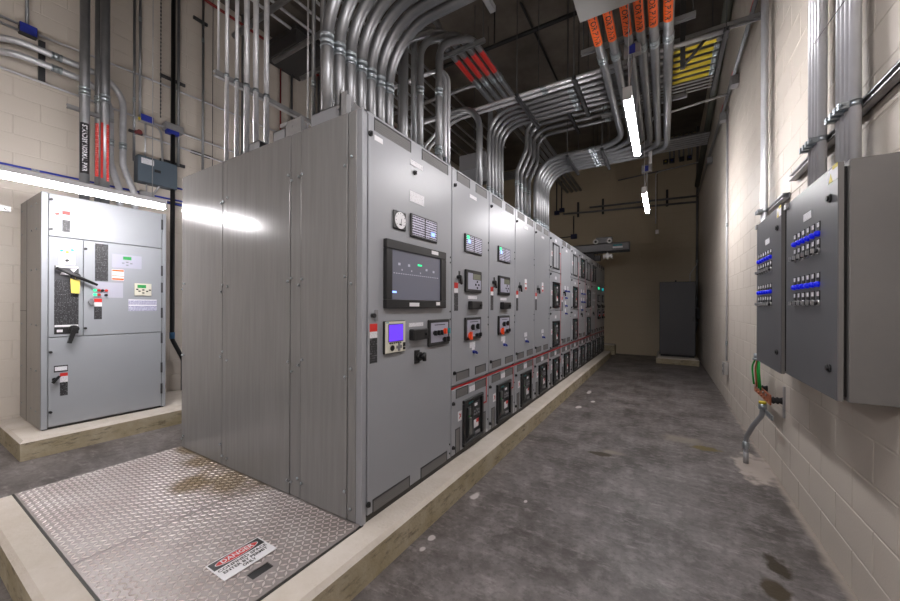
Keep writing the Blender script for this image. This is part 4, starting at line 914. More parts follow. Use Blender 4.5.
lamp(-.24, 5.48, 6.66, LZ, 'farther lit strip lamp hanging over the aisle', htop=4.25, tube=TUBE3)
lamp(-.24, .33, 1.53, LZ, 'lit strip lamp over the aisle just above the camera', htop=3.66, tube=TUBE0)
lamp(-.24, -2.25, -1.05, LZ, 'lit strip lamp over the aisle behind the camera', htop=4.15, tube=TUBE2)
lamp(-2.55, -2.30, -1.10, LZ, 'added unseen strip lamp behind the camera on the left, over the open floor', htop=ZC, tube=TUBE3)  # added out of view to brighten the plates, pads and switchgear end
lamp(-4.30, .36, 1.575, 2.392, 'lit strip lamp in front of the transfer switch cabinet', htop=ZC, tube=TUBE2)
lamp(-4.30, 3.9, 5.1, 2.392, 'added unseen strip lamp in the left aisle behind the switchgear', htop=ZC, tube=TUBE2)  # added out of sight to light the upper left wall
def jbox(x, y, z, label, face=(0, -1), sx=.055, sy=.03, sz=.05, m=None, mc=None):
    mb = MB((x, y, z)); mb.box(x - sx, x + sx, y - sy, y + sy, z - sz, z + sz, 0, .005)
    if face[1]: mb.box(x - sx * .35, x + sx * .35, y + face[1] * sy - .002, y + face[1] * sy + .002, z - sz * .9, z + sz * .6, 1)
    else: mb.box(x + face[0] * sx - .002, x + face[0] * sx + .002, y - sy * .8, y + sy * .8, z - sz * .7, z + sz * .7, 1)
    return thing('junction_box', mb, [m or STRUT, mc or BLUE], label, 'junction box')
jbox(-.255, 3.62, 3.74, 'junction box with blue mark above the nearer lamp', sx=.07, sz=.055)
jbox(-.235, 6.2, 3.52, 'junction box with blue mark above the farther lamp', sx=.07, sz=.055)
conduit('thin hanging cord from the junction box to the nearer lamp', [(-.25, 3.60, 3.69), (-.26, 3.4, 3.35), (-.24, 3.02, LZ + .07)], .006, R=.2, m=WOODW, cat='cord', name='cord')
conduit('thin hanging cord from the junction box to the farther lamp', [(-.235, 6.18, 3.47), (-.23, 5.9, 3.25), (-.24, 5.57, LZ + .07)], .006, R=.2, m=WOODW, cat='cord', name='cord')
strut_x(4.18, -.27, XR - .06, 4.035, 'galvanised strut arm from the right wall to the nearer lamp box')
conduit('thin conduit clipped along the strut arm of the nearer lamp', [(-.25, 3.62, 3.78), (-.25, 4.13, 3.96), (-.05, 4.14, 3.975), (XR - .07, 4.14, 3.975)], .009, R=.06)
conduit('conduit arm bending down from the right wall to the farther lamp box', [(XR - .05, 6.2, 4.36), (.02, 6.2, 4.29), (-.18, 6.2, 4.29), (-.18, 6.2, 3.57)], .015, R=.13, m=EMTB)
conduit('second thin conduit along the arm to the farther lamp box', [(XR - .05, 6.25, 4.385), (.0, 6.25, 4.315), (-.205, 6.25, 4.315), (-.205, 6.25, 3.57)], .009, R=.13, m=EMT)
conduit('conduit arm at the far end of the aisle bending down from the right wall', [(XR - .05, 10.8, 5.03), (-.06, 10.8, 4.96), (-.20, 10.8, 4.93), (-.20, 10.8, 3.6)], .013, R=.12, m=EMT)
conduit('thin cord hanging at the far end of the aisle', [(-0.169, 10.8, 4.965), (-0.169, 10.8, 3.428)], .006, m=DKSTEEL, cat='cord', name='cord')
mb = MB((-0.169, 10.8, 3.378)); mb.box(-0.209, -0.129, 10.77, 10.83, 3.328, 3.433, 0, .006); thing('cord_end_box', mb, WHITE, 'small white box hanging on a cord at the aisle end', 'box')

# ------------------------------------------------------------------ overhead: orange labelled feeders, wireway, racks
def rod(x, y, z0, z1_, label=None, grp='ceiling hanger rods'):
    mb = MB((x, y, z1_)); mb.tube([(x, y, z0), (x, y, z1_)], .009 if label and 'bright' in label else .005, 6)
    return thing('hanger_rod', mb, EMT if label and 'bright' in label else DKSTEEL, label or 'thin threaded rod hanging from the ceiling above the switchgear', 'rod', grp)
oX = (-.519, -.402, -.278, -.181, -.082, .025); oZ = 3.80
for i, x in enumerate(oX):
    yv = 5.75 + .13 * i                          # the far turn, where the run joins the bank over the switchgear
    o = conduit(f'{ORD[i]} large conduit with orange label over the aisle, counted from the left', [(x, .6, oZ), (x, yv, oZ), (-1.82, yv, oZ), (-1.82, yv, GZ1)], .040, R=[.36, .40], m=RIGID, n=14,
                coup=[((x, 3.69, oZ), (0, 1, 0)), ((-1.82, yv, 2.80), (0, 0, 1)), ((-.95, yv, oZ), (1, 0, 0))])
    pipe_label('GENERATOR PWR', o.location, (x, 3.10, oZ), (0, 1, 0), (-.25 - x * .6, -.75, -1), .040, .70, 2.0, ORANGE, BLACK, o, .058)
mb = MB((-.37, 1.9, 3.70)); mb.box(-.583, -.162, .3, 2.955, 3.66, 3.74, 0, .004); ww = thing('wireway', mb, mat('wireway_grey', (.33, .33, .32), .5), 'grey sheet metal wireway hanging overhead at top right', 'wireway')
mb = MB((-.37, 1.9, 3.70)); mb.box(-.587, -.158, 1.8, 1.83, 3.657, 3.743); part('joint_band', mb, GREY, ww)
strut_x(3.62, -.70, .22, oZ + .065, 'strut trapeze carrying the orange labelled conduits, nearer one', m=STRUT)
strut_x(4.95, -.70, .22, oZ + .065, 'strut trapeze carrying the orange labelled conduits, farther one', m=STRUT)
for x in (-.68, .20):
    for y in (3.62, 4.95): rod(x, y, oZ + .065, ZC, ('left' if x < 0 else 'right') + ' threaded rod of the ' + ('nearer' if y < 4 else 'farther') + ' trapeze over the aisle', None)
# rack 1: conduits running across the room
r1y = (4.30, 4.41, 4.52, 4.63, 4.74); r1z = 3.945
for i, y in enumerate(r1y):
    o = conduit(f'{ORD[i]} conduit of the cross rack rising beside the red labelled pipes, from the camera', [(-2.0, y, GZ1), (-2.0, y, r1z), (.50, y, r1z)], .0265, R=.30, m=RIGID, n=12, coup=[((-2.0, y, 2.95), (0, 0, 1)), ((-.95, y, r1z), (1, 0, 0)), ((.44, y, r1z), (1, 0, 0))])
    pipe_label(None, o.location, (.24, y, r1z), (1, 0, 0), (-.1, -.7, -1), .0265, .34, 1.5, YELLOW, BLACK, o, .03)
for i, y in enumerate((4.05, 4.14)):
    o = conduit(('nearer' if i == 0 else 'farther') + ' long conduit above the cross rack, dropping behind the second section', [(-2.75, y - .2, GZ1), (-2.75, y - .2, 3.5), (-2.45, y, r1z - .03), (.50, y, r1z - .03)], .022, R=.25, m=EMT, coup=[((-1.2, y, r1z - .03), (1, 0, 0))])
    if i: pipe_label(None, o.location, (.24, y, r1z - .03), (1, 0, 0), (-.1, -.7, -1), .022, .34, 1.5, YELLOW, BLACK, o, .03)
g2 = (5.36, 5.54, 5.735, 5.94)
for i, y in enumerate(g2):
    conduit(f'{ORD[i]} conduit with a double bend in the middle of the switchgear top, from the camera', [(-2.0, y, GZ1), (-2.0, y, 3.55), (-1.85, y, 3.85), (-1.85, y, 4.29), (-.15, y, 4.29)], .031, R=[.2, .2, .22], m=RIGID, n=12, coup=[((-2.0, y, 2.92), (0, 0, 1)), ((-2.0, y, 3.35), (0, 0, 1)), ((-.75, y, 4.29), (1, 0, 0))])
for i in range(4):
    conduit(f'{ORD[i]} thin conduit of the flat bundle behind the cross rack, from the camera', [(-.45, 4.86 + .07 * i, 3.955), (.48, 4.86 + .07 * i, 3.955)], .009, m=EMT, n=8)
def rack_bar(x, y0, y1_, z, label):
    strut_y(x, y0, y1_, z, label, m=DKSTEEL)
    for k, y in enumerate((y0 + .02, y1_ - .02)): rod(x, y, z, ZC, ('near' if k == 0 else 'far') + ' rod of the ' + label, None)
rack_bar(-1.5, 3.98, 4.86, 3.885, 'dark trapeze bar under the cross rack by the switchgear edge'); rack_bar(-.85, 3.98, 4.86, 3.885, 'dark trapeze bar under the cross rack over the aisle'); rack_bar(.47, 3.98, 5.10, 3.885, 'dark trapeze bar under the cross rack by the right wall')
rack_bar(-1.2, 5.25, 6.05, 4.235, 'dark trapeze bar under the double bend conduits'); rack_bar(-.80, 5.65, 6.52, 3.735, 'dark trapeze bar under the far bank of big conduits'); rack_bar(-1.30, 5.65, 6.52, 3.735, 'dark trapeze bar under the far bend of big conduits')
mb = MB((.14, 4.12, 4.0)); mb.box(.125, .165, 4.10, 4.14, 3.72, 4.9); mb.tube([(.15, 4.12, 3.74), (.36, 4.12, 3.97)], .014, 6); mb.tube([(.15, 4.12, 4.9), (.15, 4.12, ZC)], .008, 6)
thing('hanger_brace', mb, DKSTEEL, 'dark upright hanger with slanting brace beside the yellow labelled conduits', 'brace')
# far small bank in the right-hand ceiling
for i in range(6):
    conduit(f'{ORD[i]} thin conduit of the far overhead bundle, from the camera', [(-2.4, 7.9 + .10 * i, 4.55), (XR - .1, 7.9 + .10 * i, 4.55)], .016, m=EMT, n=8)
for i in range(5):
    conduit(f'{ORD[i]} conduit of the far high bank crossing toward the right wall', [(-4.6, 8.7 + .12 * i, 4.9), (XR - .1, 8.7 + .12 * i, 4.9)], .024, m=RIGID, n=8)
rack_bar(-1.1, 7.85, 8.45, 4.51, 'dark trapeze bar under the far thin bundle'); rack_bar(-1.4, 8.65, 9.25, 4.855, 'dark trapeze bar under the far high bank')
# red labelled conduits running away over the switchgear
rx = (-2.19, -2.075, -1.965, -1.865)
for i, x in enumerate(rx):
    yy = 2.72 + .12 * i
    o = conduit(f'{ORD[i]} conduit with red label over the switchgear, counted from the left', [(-2.45 + .15 * i, yy, GZ1), (-2.45 + .15 * i, yy, 4.1), (x, yy + .45, 4.42), (x, 9.6, 4.42)], .036, R=[.3, .4], m=RIGID, n=12, coup=[((-2.45 + .15 * i, yy, 3.6), (0, 0, 1)), ((x, 4.33, 4.42), (0, 1, 0)), ((-2.45 + .15 * i, yy, 3.0), (0, 0, 1))])
    pipe_label(None, o.location, (x, 3.97, 4.42), (0, 1, 0), (.3, -.6, -1), .036, .42, 1.9, RED, BLACK, o, .03)
strut_x(3.58, -2.35, -1.72, 4.365, 'strut carrying the red labelled conduits', m=STRUT); rod(-2.33, 3.58, 4.36, ZC, 'left rod of the strut carrying the red labelled conduits', None); rod(-1.74, 3.58, 4.36, ZC, 'right rod of the strut carrying the red labelled conduits', None)
# seven large conduits bending over the aisle
bY = (1.585, 1.687, 1.789, 1.891, 1.993, 2.095, 2.198)
for i, y in enumerate(bY):
    o = conduit(f'{ORD[i]} large conduit bending from the near switchgear top over the aisle, from the camera', [(-1.907, y, GZ1), (-1.907, y, 3.575), (XR - .1, y, 3.575)], .0385, R=.42, m=RIGID, n=16, coup=[((-1.907, y, 3.14), (0, 0, 1)), ((-.9, y, 3.575), (1, 0, 0))])
strut_y(-1.05, 1.50, 2.32, 3.512, 'strut trapeze under the seven large bent conduits', m=STRUT); rod(-1.05, 1.52, 3.5, ZC, 'near rod of the trapeze under the seven large bends', None); rod(-1.05, 2.30, 3.5, ZC, 'far rod of the trapeze under the seven large bends', None)
# further single risers on the switchgear
for (x, y, r, zt, lab) in ((-2.45, 1.90, .016, ZC, 'thin tall riser left of the large bent conduits'), (-2.40, 1.95, .022, ZC, 'medium riser directly beside the thin one left of the large bends'),
                           (-1.95, 2.44, .040, 3.72, 'short capped riser right of the large bent conduits')):
    conduit(lab, [(x, y, GZ1), (x, y, zt)], r, m=RIGID, coup=[((x, y, 3.2 if zt > 4 else 3.70), (0, 0, 1))], n=12)
conduit('nearer of two slim risers behind the second section', [(-2.0, 3.205, GZ1), (-2.0, 3.205, 3.95), (-2.9, 3.205, 3.95)], .020, R=.2, m=EMT, coup=[((-2.0, 3.205, 2.95), (0, 0, 1))])
conduit('farther of two slim risers behind the second section', [(-2.0, 3.275, GZ1), (-2.0, 3.275, 4.0), (-2.9, 3.275, 4.0)], .020, R=.2, m=EMT, coup=[((-2.0, 3.275, 2.9), (0, 0, 1))])
conduit('single riser turning left above the third section', [(-2.0, 4.02, GZ1), (-2.0, 4.02, 3.95), (-4.9, 4.02, 3.95)], .040, R=.3, m=RIGID, coup=[((-2.0, 4.02, 2.85), (0, 0, 1))], n=12)
for i, (x, y) in enumerate(((-2.3, 3.05), (-2.25, 3.5), (-2.4, 2.5), (-2.3, 5.0))):
    conduit(f'{ORD[i]} dark plain riser behind the switchgear front, from the camera', [(x, y, GZ1), (x, y, 4.9), (-4.8, y, 4.9)], .034, R=.35, m=RIGID, n=10)
mb = MB((-2.6, 5.2, 3.7)); mb.box(-2.85, -2.40, 5.0, 5.6, 3.58, 3.83, 0, .006); mb.cyl((-2.42, 5.3, 3.7), (-2.38, 5.3, 3.7), .03, 10); thing('pull_box', mb, GREY, 'grey pull box hanging above the switchgear behind the conduits', 'box')
for y in (5.05, 5.55): rod(-2.6, y, 3.83, ZC, ('near' if y < 5.3 else 'far') + ' rod holding the grey pull box', None)
# strut and conduits at the rear of the near switchgear end
strut_y(-2.99, 1.41, 2.30, 3.205, 'galvanised strut holding the slim conduits above the near switchgear end')
for i, y in enumerate((1.481, 1.557, 1.635, 1.712, 1.805)):
    o = conduit(f'{ORD[i]} slim bright conduit on the hanging strut above the near switchgear end, from the left', [(-2.945, y, GZ1), (-2.945, y, ZC)], .0215 if i > 1 else .0145, m=EMT, n=12, coup=[((-2.945, y, 3.95 + .03 * i), (0, 0, 1))] if i == 4 else [])
    clamp(o, (-2.945, y, 3.205), .0215 if i > 1 else .0145)
rod(-3.0, 1.445, 3.21, ZC, 'bright rod holding the left end of the hanging strut', None); rod(-3.0, 2.26, 3.0, ZC, 'bright rod holding the right end of the hanging strut', None)

# sprinkler and ceiling services
conduit('black sprinkler pipe crossing under the ceiling', [(-5.6, 5.27, 5.6), (.6, 5.27, 5.6)], .032, m=BLACKIRON, cat='pipe', name='sprinkler_pipe', n=12)
for i, x in enumerate((-4.2, -2.36, -1.0)):
    mb = MB((x, 5.27, 5.6)); mb.cyl((x, 5.27, 5.6), (x, 5.27, ZC), .012, 8); thing('pipe_hanger', mb, BLACKIRON, f'{ORD[i]} black hanger of the sprinkler pipe, from the left', 'hanger')
conduit('black branch pipe running away under the ceiling', [(-1.95, 5.35, 6.181), (-1.95, 9.5, 6.181)], .018, m=BLACKIRON, cat='pipe', name='sprinkler_pipe')
conduit('red sprinkler pipe along the top of the left wall', [(XL + .06, .2, 6.03), (XL + .06, 7.5, 6.03)], .022, m=REDPIPE, cat='pipe', name='sprinkler_pipe')
conduit('thin red pipe dropping down the left wall', [(XL + .05, 3.93, 6.0), (XL + .05, 3.93, 2.0)], .014, m=REDPIPE, cat='pipe', name='sprinkler_pipe')
mb = MB((-5.55, 4.0, 5.95)); mb.box(XL + .02, -5.16, 3.66, 4.34, 5.70, 6.02, 0, .004); mb.box(XL + .02, -5.14, 3.64, 4.36, 5.92, 5.94); thing('air_duct', mb, DUCTM, 'dark square duct box under the ceiling by the left wall', 'duct')
for i in range(6):
    conduit(f'{ORD[i]} ceiling conduit running away above the left aisle, from the left', [(-5.3 + .28 * i, 1.0, 5.98 - .04 * (i % 2)), (-5.3 + .28 * i, 9.5, 5.98 - .04 * (i % 2))], .022, m=EMT, n=8)
# ------------------------------------------------------------------ left wall services
for i, (x, y) in enumerate(((-5.60, 1.300), (-5.60, 1.470), (-5.70, 1.442))):
    o = conduit(('large conduit with the black label above the transfer switch cabinet', 'large conduit with red labels above the transfer switch cabinet', 'large conduit behind the red labelled one at the left wall')[i],
                [(x, y, AZ1), (x, y, ZC)], .0435 if i < 2 else .036, m=RIGID, n=16, coup=[((x, y, 3.80), (0, 0, 1))])
    if i == 0: pipe_label('STANDBY NORMAL PWR', o.location, (x, y, 3.157), (0, 0, -1), (.97, -.22, 0), .0435, .565, 1.8, BLACK, WHITE, o, .054)
    if i == 1: pipe_label(None, o.location, (x, y, 3.19), (0, 0, -1), (.75, -.85, 0), .0435, .64, .55, RED, BLACK, o, .03); pipe_label(None, o.location, (x, y, 3.17), (0, 0, -1), (.95, .35, 0), .0435, .66, .6, PR_RED, BLACK, o, .03)
    if i == 2: pipe_label(None, o.location, (x, y, 3.21), (0, 0, -1), (.9, -.75, 0), .036, .62, .9, PR_RED, BLACK, o, .03)
strut_y(-5.655, 1.17, 1.56, 3.60, 'strut clamp across the large labelled conduits at the left wall')
for i, (z, yb, yo) in enumerate(((4.16, 1.69, 1.79), (4.02, 1.57, 1.645))):
    conduit(('upper' if i == 0 else 'lower') + ' medium conduit sweeping along the left wall and down', [(XL + .002, .70, z), (-5.80, .70, z), (-5.80, yb, z), (-5.80, yb, 3.15), (-5.74, yo, 2.80), (-5.74, yo, AZ1)], .034, R=[.26, .28, .2, .2], m=EMT, n=12, coup=[((-5.80, 1.12, z), (0, 1, 0)), ((-5.80, yb, 3.38), (0, 0, 1))])
mb = MB((XL, 1.047, 4.1)); mb.box(XL + .004, XL + .045, 1.022, 1.072, 3.91, 4.36, 0); 
for k in range(6): mb.box(XL + .045, XL + .047, 1.038, 1.056, 3.94 + .07 * k, 3.97 + .07 * k, 0)
thing('strut_channel', mb, DKSTEEL, 'short upright strut behind the sweeping conduits on the left wall', 'strut')
def wall_cond(label, pts, r=.0125, m=None, R=.1, coup=()): return conduit(label, [(XL + .03 + r, *p) for p in pts], r, R=R, m=m or EMT, coup=coup)
wall_cond('upper of two thin conduits ending at the blue box on the left wall', [(.2, 4.44), (.90, 4.44)]); wall_cond('lower of two thin conduits ending at the blue box on the left wall', [(.2, 4.37), (.90, 4.37)])
wall_cond('thin conduit leaving the blue box to the right along the left wall', [(1.0, 4.41), (1.83, 4.46), (2.7, 4.49), (6.5, 4.62)])
wall_cond('thin conduit rising from the blue box on the left wall', [(.935, 4.46), (.935, ZC)], .015, RIGID)
mb = MB((XL, .945, 4.40)); mb.box(XL + .006, XL + .075, .878, 1.008, 4.345, 4.46, 0, .004); mb.box(XL + .075, XL + .079, .880, 1.006, 4.36, 4.458, 1); thing('junction_box', mb, [DKSTEEL, BLUE], 'dark blue junction box high on the left wall', 'junction box')
wall_cond('thin horizontal conduit passing behind the labelled conduits on the left wall', [(.2, 3.90), (1.6, 3.89), (6.5, 3.89)]); wall_cond('lower thin horizontal conduit on the left wall right of the red valve', [(1.84, 3.68), (6.5, 3.64)])
wall_cond('left one of two upright slim conduits on the left wall', [(1.855, ZC), (1.855, 3.30)], .0145, RIGID, coup=[((XL + .045, 1.855, 4.1), (0, 0, 1))]); wall_cond('right one of two upright slim conduits on the left wall', [(1.915, ZC), (1.915, 3.92)], .0155, RIGID, coup=[((XL + .045, 1.915, 5.2), (0, 0, 1))])
mb = MB((XL + .05, 2.14, 5)); mb.tube([(XL + .05, 2.14, 4.0), (XL + .05, 2.14, ZC)], .004, 6)
for k in range(40): mb.box(XL + .044, XL + .056, 2.134, 2.146, 4.0 + .054 * k, 4.025 + .054 * k)
thing('chain', mb, DKSTEEL, 'thin chain hanging down the left wall above the grey box', 'chain')
mb = MB((XL, 1.985, 3.88)); mb.box(XL + .006, XL + .08, 1.91, 2.055, 3.85, 3.95, 0, .004); mb.box(XL + .02, XL + .085, 1.905, 2.06, 3.845, 3.86, 0); mb.box(XL + .08, XL + .084, 1.915, 2.05, 3.855, 3.945, 1); mb.box(XL + .08, XL + .09, 1.885, 1.91, 3.85, 3.885, 2); thing('junction_box', mb, [STRUT, BLUE, YELLOW], 'blue faced junction box above the grey box on the left wall', 'junction box')
mb = MB((XL, 2.28, 3.88)); mb.box(XL + .006, XL + .12, 2.17, 2.39, 3.85, 3.95, 0, .004); mb.box(XL + .05, XL + .13, 2.19, 2.33, 3.80, 3.852, 1); thing('junction_box', mb, [STRUT, BLUE], 'galvanised double junction box with blue label on the left wall', 'junction box')
mb = MB((XL, 1.86, 3.7)); mb.cyl((XL + .02, 1.87, 3.68), (XL + .10, 1.87, 3.68), .020, 12, 0); mb.cyl((XL + .05, 1.80, 3.68), (XL + .05, 1.94, 3.68), .020, 10, 1); mb.cyl((XL + .10, 1.89, 3.68), (XL + .12, 1.89, 3.68), .030, 12, 0); thing('red_valve', mb, [mat('dull_red', (.16, .03, .03), .5), DKSTEEL], 'small dark red valve above the grey box on the left wall', 'valve')
pth = fillet([(XL + .05, 2.05, 3.88), (XL + .06, 2.14, 3.82), (XL + .09, 2.15, 3.45), (XL + .09, 2.14, 3.08), (XL + .06, 2.05, 2.90)], .12)
mb = MB(pth[0]); mb.tube(pth, .0125, 8); thing('flexible_conduit', mb, STRUT, 'grey flexible conduit hanging in front of the grey wall box', 'conduit')
mb = MB((XL, 2.07, 3.2)); mb.box(XL + .006, XL + .14, 1.865, 2.305, 3.03, 3.375, 0, .005); mb.box(XL + .14, XL + .146, 1.870, 2.300, 3.035, 3.370, 0); wb = thing('wall_box', mb, mat('slate_enamel', (.075, .10, .125), .45), 'slate grey enclosure on the left wall above the blue conduits', 'enclosure')
mb = MB((XL, 2.07, 3.2)); mb.box(XL + .146, XL + .148, 1.90, 2.035, 3.27, 3.345); part('white_label', mb, PR_WHITE, wb); mb = MB((XL, 2.07, 3.2)); mb.box(XL + .146, XL + .150, 2.04, 2.11, 3.195, 3.23); part('name_plate', mb, BLACK, wb)
wall_cond('short thin conduit between the blue faced junction box and the slate box', [(1.975, 3.85), (1.975, 3.38)], .010)
mb = MB((XL, 1.98, 2.88)); mb.box(XL + .006, XL + .07, 1.91, 2.07, 2.83, 2.93, 0, .004); mb.cyl((XL + .04, 1.99, 2.93), (XL + .04, 1.99, 3.03), .009, 8); thing('junction_box', mb, STRUT, 'small metal junction box under the slate grey wall box', 'junction box')
wall_cond('blue conduit running along the left wall behind the transfer switch', [(.2, 2.885), (1.92, 2.905)], .0115, BLUECON, coup=[((XL + .041, 1.0, 2.893), (0, 1, 0))])
wall_cond('blue conduit leaving the slate box to the right', [(2.30, 3.08), (5.5, 3.10)], .0115, BLUECON); wall_cond('upper blue conduit right of the small metal junction box', [(2.07, 2.90), (5.5, 2.94)], .0115, BLUECON); wall_cond('lower blue conduit right of the small metal junction box', [(2.05, 2.845), (5.5, 2.87)], .0115, BLUECON)
conduit('thick black pipe running down the left wall beside the transfer switch', [(XL + .09, 2.27, ZC), (XL + .09, 2.27, .92), (XL + .10, 2.40, .62), (XL + .10, 2.40, .185)], .027, R=.15, m=BLACKIRON, cat='pipe', name='black_pipe', n=14)
mb = MB((XL + .09, 2.27, .98)); mb.tube([(XL + .09, 2.27, .93), (XL + .09, 2.27, 1.02)], .032, 14); thing('pipe_collar', mb, mat('dull_blue', (.03, .12, .25), .5), 'blue collar around the thick black pipe low on the wall', 'collar')
conduit('slim conduit running up beside the thick black pipe', [(XL + .06, 2.345, ZC), (XL + .06, 2.345, 3.4)], .018, m=RIGID)
for i, z in enumerate((4.6, 3.42, 2.85)):
    mb = MB((XL, 2.29, z)); mb.box(XL + .02, XL + .045, 2.14, 2.44, z - .02, z + .02); thing('strut_channel', mb, DKSTEEL, f'short dark strut behind the black pipe, {ORD[i]} from the top', 'strut')
conduit('grey upright conduit right of the black pipe on the left wall', [(XL + .05, 2.665, ZC), (XL + .05, 2.665, 3.35)], .0165, m=RIGID, coup=[((XL + .05, 2.665, 5.4), (0, 0, 1))])
mb = MB((XL, 2.64, 5.68)); mb.box(XL + .02, XL + .05, 2.54, 2.73, 5.66, 5.70); thing('strut_channel', mb, DKSTEEL, 'short dark strut crossing the grey upright conduit near the ceiling', 'strut')
mb = MB((XL, 2.64, 3.64)); mb.box(XL + .01, XL + .04, 2.52, 2.78, 3.66, 3.70); thing('strut_channel', mb, DKSTEEL, 'short dark strut crossing the grey upright conduit low down', 'strut')
conduit('hair thin rod running down the left wall right of the upright conduit', [(XL + .03, 2.81, ZC), (XL + .03, 2.81, 3.4)], .005, m=DKSTEEL)
for i, y in enumerate((3.25, 4.15, 4.75)):
    conduit(f'{ORD[i]} dark conduit dropping from the ceiling along the hidden left wall, from the left', [(XL + .06, y, ZC), (XL + .06, y, 2.2)], .022, m=RIGID)
mb = MB((XL, .80, 2.42)); mb.box(XL + .006, XL + .05, .72, .83, 2.39, 2.45, 0, .003); mb.cyl((XL + .05, .80, 2.42), (XL + .09, .80, 2.42), .02, 10); thing('wall_bracket', mb, SILVER, 'small bright bracket on the left wall at the photo edge', 'bracket')

# ------------------------------------------------------------------ back wall services, cabinet, hoist
def back_cond(label, pts, r=.02, m=None, R=.1): return conduit(label, [(p[0], YB - .05, p[1]) for p in pts], r, R=R, m=m or DKSTEEL)
back_cond('upper of two long dark conduits across the back wall', [(-2.0, 4.50), (XR - .05, 4.43)], .028, RIGID); back_cond('lower of two long dark conduits across the back wall', [(-2.8, 4.40), (-1.9, 4.36), (XR - .05, 4.27)], .028, RIGID)
for i, x in enumerate((-2.35, -1.62, .06)):
    mb = MB((x, YB, 4.5)); mb.box(x - .03, x + .03, YB - .045, YB - .004, 4.25, 4.72); thing('strut_channel', mb, DKSTEEL, f'{ORD[i]} short upright strut on the back wall conduits, from the left', 'strut')
for i, x in enumerate((-3.02, -2.86)): back_cond(('left' if i == 0 else 'right') + ' one of two dark conduits dropping to small boxes on the back wall', [(x, ZC), (x, 4.5)], .02)
for i, (x, z) in enumerate(((-3.01, 4.46), (-2.85, 4.53))): 
    mb = MB((x, YB, z)); mb.box(x - .075, x + .075, YB - .10, YB - .004, z - .06, z + .06, 0, .004); thing('junction_box', mb, mat('navy_box', (.012, .015, .06), .5), ('left' if i == 0 else 'right') + ' dark blue junction box of the pair on the back wall', 'junction box')
back_cond('dark conduit with a box above the far switchgear on the back wall', [(-3.6, 3.62), (-2.48, 3.65), (-2.48, 4.30)], .016, R=.05); mb = MB((-2.47, YB, 3.64)); mb.box(-2.56, -2.38, YB - .10, YB - .004, 3.57, 3.71, 0, .004); thing('junction_box', mb, mat('navy_box', (.012, .015, .06), .5), 'single dark junction box above the far switchgear on the back wall', 'junction box')
for i, x in enumerate((.12, .22, .34, .44, .56, .63)): back_cond(f'{ORD[i]} short dark conduit hanging at the top right of the back wall, from the left', [(x, ZC), (x, 5.55)], .022, RIGID)
for i, (x, m) in enumerate(((.02, YELLOW), (.17, BLUE), (.40, DKSTEEL), (.58, BLUE))):
    mb = MB((x, YB, 5.5)); mb.box(x - .06, x + .06, YB - .10, YB - .02, 5.44, 5.56, 0, .005); mb.box(x - .02, x + .02, YB - .105, YB - .10, 5.48, 5.52, 1); thing('junction_box', mb, [DKSTEEL, m], f'{ORD[i]} small box under the hanging conduits on the back wall, from the left', 'junction box')
back_cond('long thin conduit under the small boxes on the back wall', [(-1.2, 5.20), (XR - .06, 5.33)], .018, RIGID)
CO = Vector((.28, 10.65, .15)); cab = root('corner_cabinet', CO, 'plain tall grey cabinet on a pad in the far right corner', 'cabinet')
mb = MB(CO); mb.box(-.105, .665, 10.63, 11.3, .20, 2.045, 0, .004); part('body', mb, CABGREY, cab); mb = MB(CO); mb.box(-.08, .64, 10.66, 11.28, .15, .20); part('plinth', mb, BLACKIRON, cab)
mb = MB(CO); mb.box(-.098, .658, 10.615, 10.632, .215, 2.035, 0, .004); dd = part('door', mb, CABGREY, cab); mb = MB(CO); mb.cyl((.25, 10.75, 2.045), (.25, 10.75, 2.09), .02, 10); part('lifting_eye', mb, DKSTEEL, cab)
mb = MB(CO); mb.box(.60, .62, 10.60, 10.615, 1.05, 1.17); part('door_handle', mb, BLACK, dd)
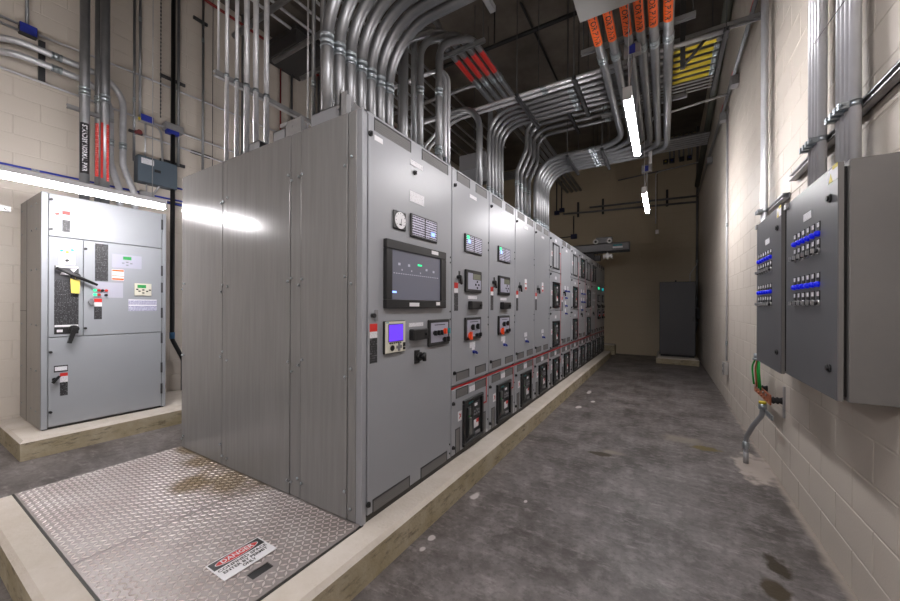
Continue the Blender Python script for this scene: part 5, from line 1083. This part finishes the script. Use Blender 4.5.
HO = Vector((-1.6, 9.6, GZ1)); h = root('breaker_hoist', HO, 'grey overhead hoist beam across the far switchgear top', 'hoist')
mb = MB(HO); mb.box(-3.4, -.715, 9.56, 9.70, 2.965, 2.985); mb.box(-3.4, -.715, 9.56, 9.575, 2.80, 2.985); mb.box(-3.4, -.715, 9.685, 9.70, 2.80, 2.985); mb.box(-3.4, -.72, 9.575, 9.60, 2.75, 2.80, 1); mb.box(-3.4, -.72, 9.66, 9.685, 2.75, 2.80, 1); mb.box(-.725, -.715, 9.56, 9.70, 2.78, 2.985); part('beam', mb, [GREY, BLACKIRON], h)
for x in (-1.62, -3.2):
    mb = MB(HO); mb.box(x - .09, x + .09, 9.58, 9.68, GZ1 + .001, 2.80); part('post', mb, DKSTEEL, h)
mb = MB(HO); mb.box(-1.48, -1.11, 9.55, 9.71, 2.985, 3.14, 0, .01); tr = part('trolley', mb, GREY, h)
for x in (-1.48, -1.16):
    mb = MB(HO); mb.cyl((x, 9.55, 3.035), (x, 9.52, 3.035), .062, 18); mb.cyl((x, 9.52, 3.035), (x, 9.515, 3.035), .03, 12, 1); part('wheel', mb, [SILVER, DKSTEEL], tr)
mb = MB(HO); mb.box(-1.09, -.87, 9.556, 9.56, 2.845, 2.89); part('white_label', mb, WHITE, h); mb = MB(HO); mb.box(-1.08, -.88, 9.556, 9.56, 2.895, 2.935); part('teal_label', mb, TEAL, h)
mb = MB(HO); mb.prism([(-1.31, 2.60), (-1.26, 2.64), (-1.22, 2.58), (-1.17, 2.64), (-1.11, 2.60), (-1.10, 2.70), (-1.16, 2.70), (-1.21, 2.76), (-1.27, 2.70), (-1.32, 2.70)], 'y', 9.58, 9.68); mb.cyl((-1.21, 9.63, 2.74), (-1.21, 9.63, 2.82), .012, 8); part('hoist_block', mb, SILVER, h)
mb = MB(HO); mb.box(-1.52, -1.38, 9.58, 9.68, 2.56, 2.70, 0, .008); mb.cyl((-1.45, 9.63, 2.70), (-1.45, 9.63, 2.80), .008, 6); part('chain_container', mb, DKSTEEL, h)
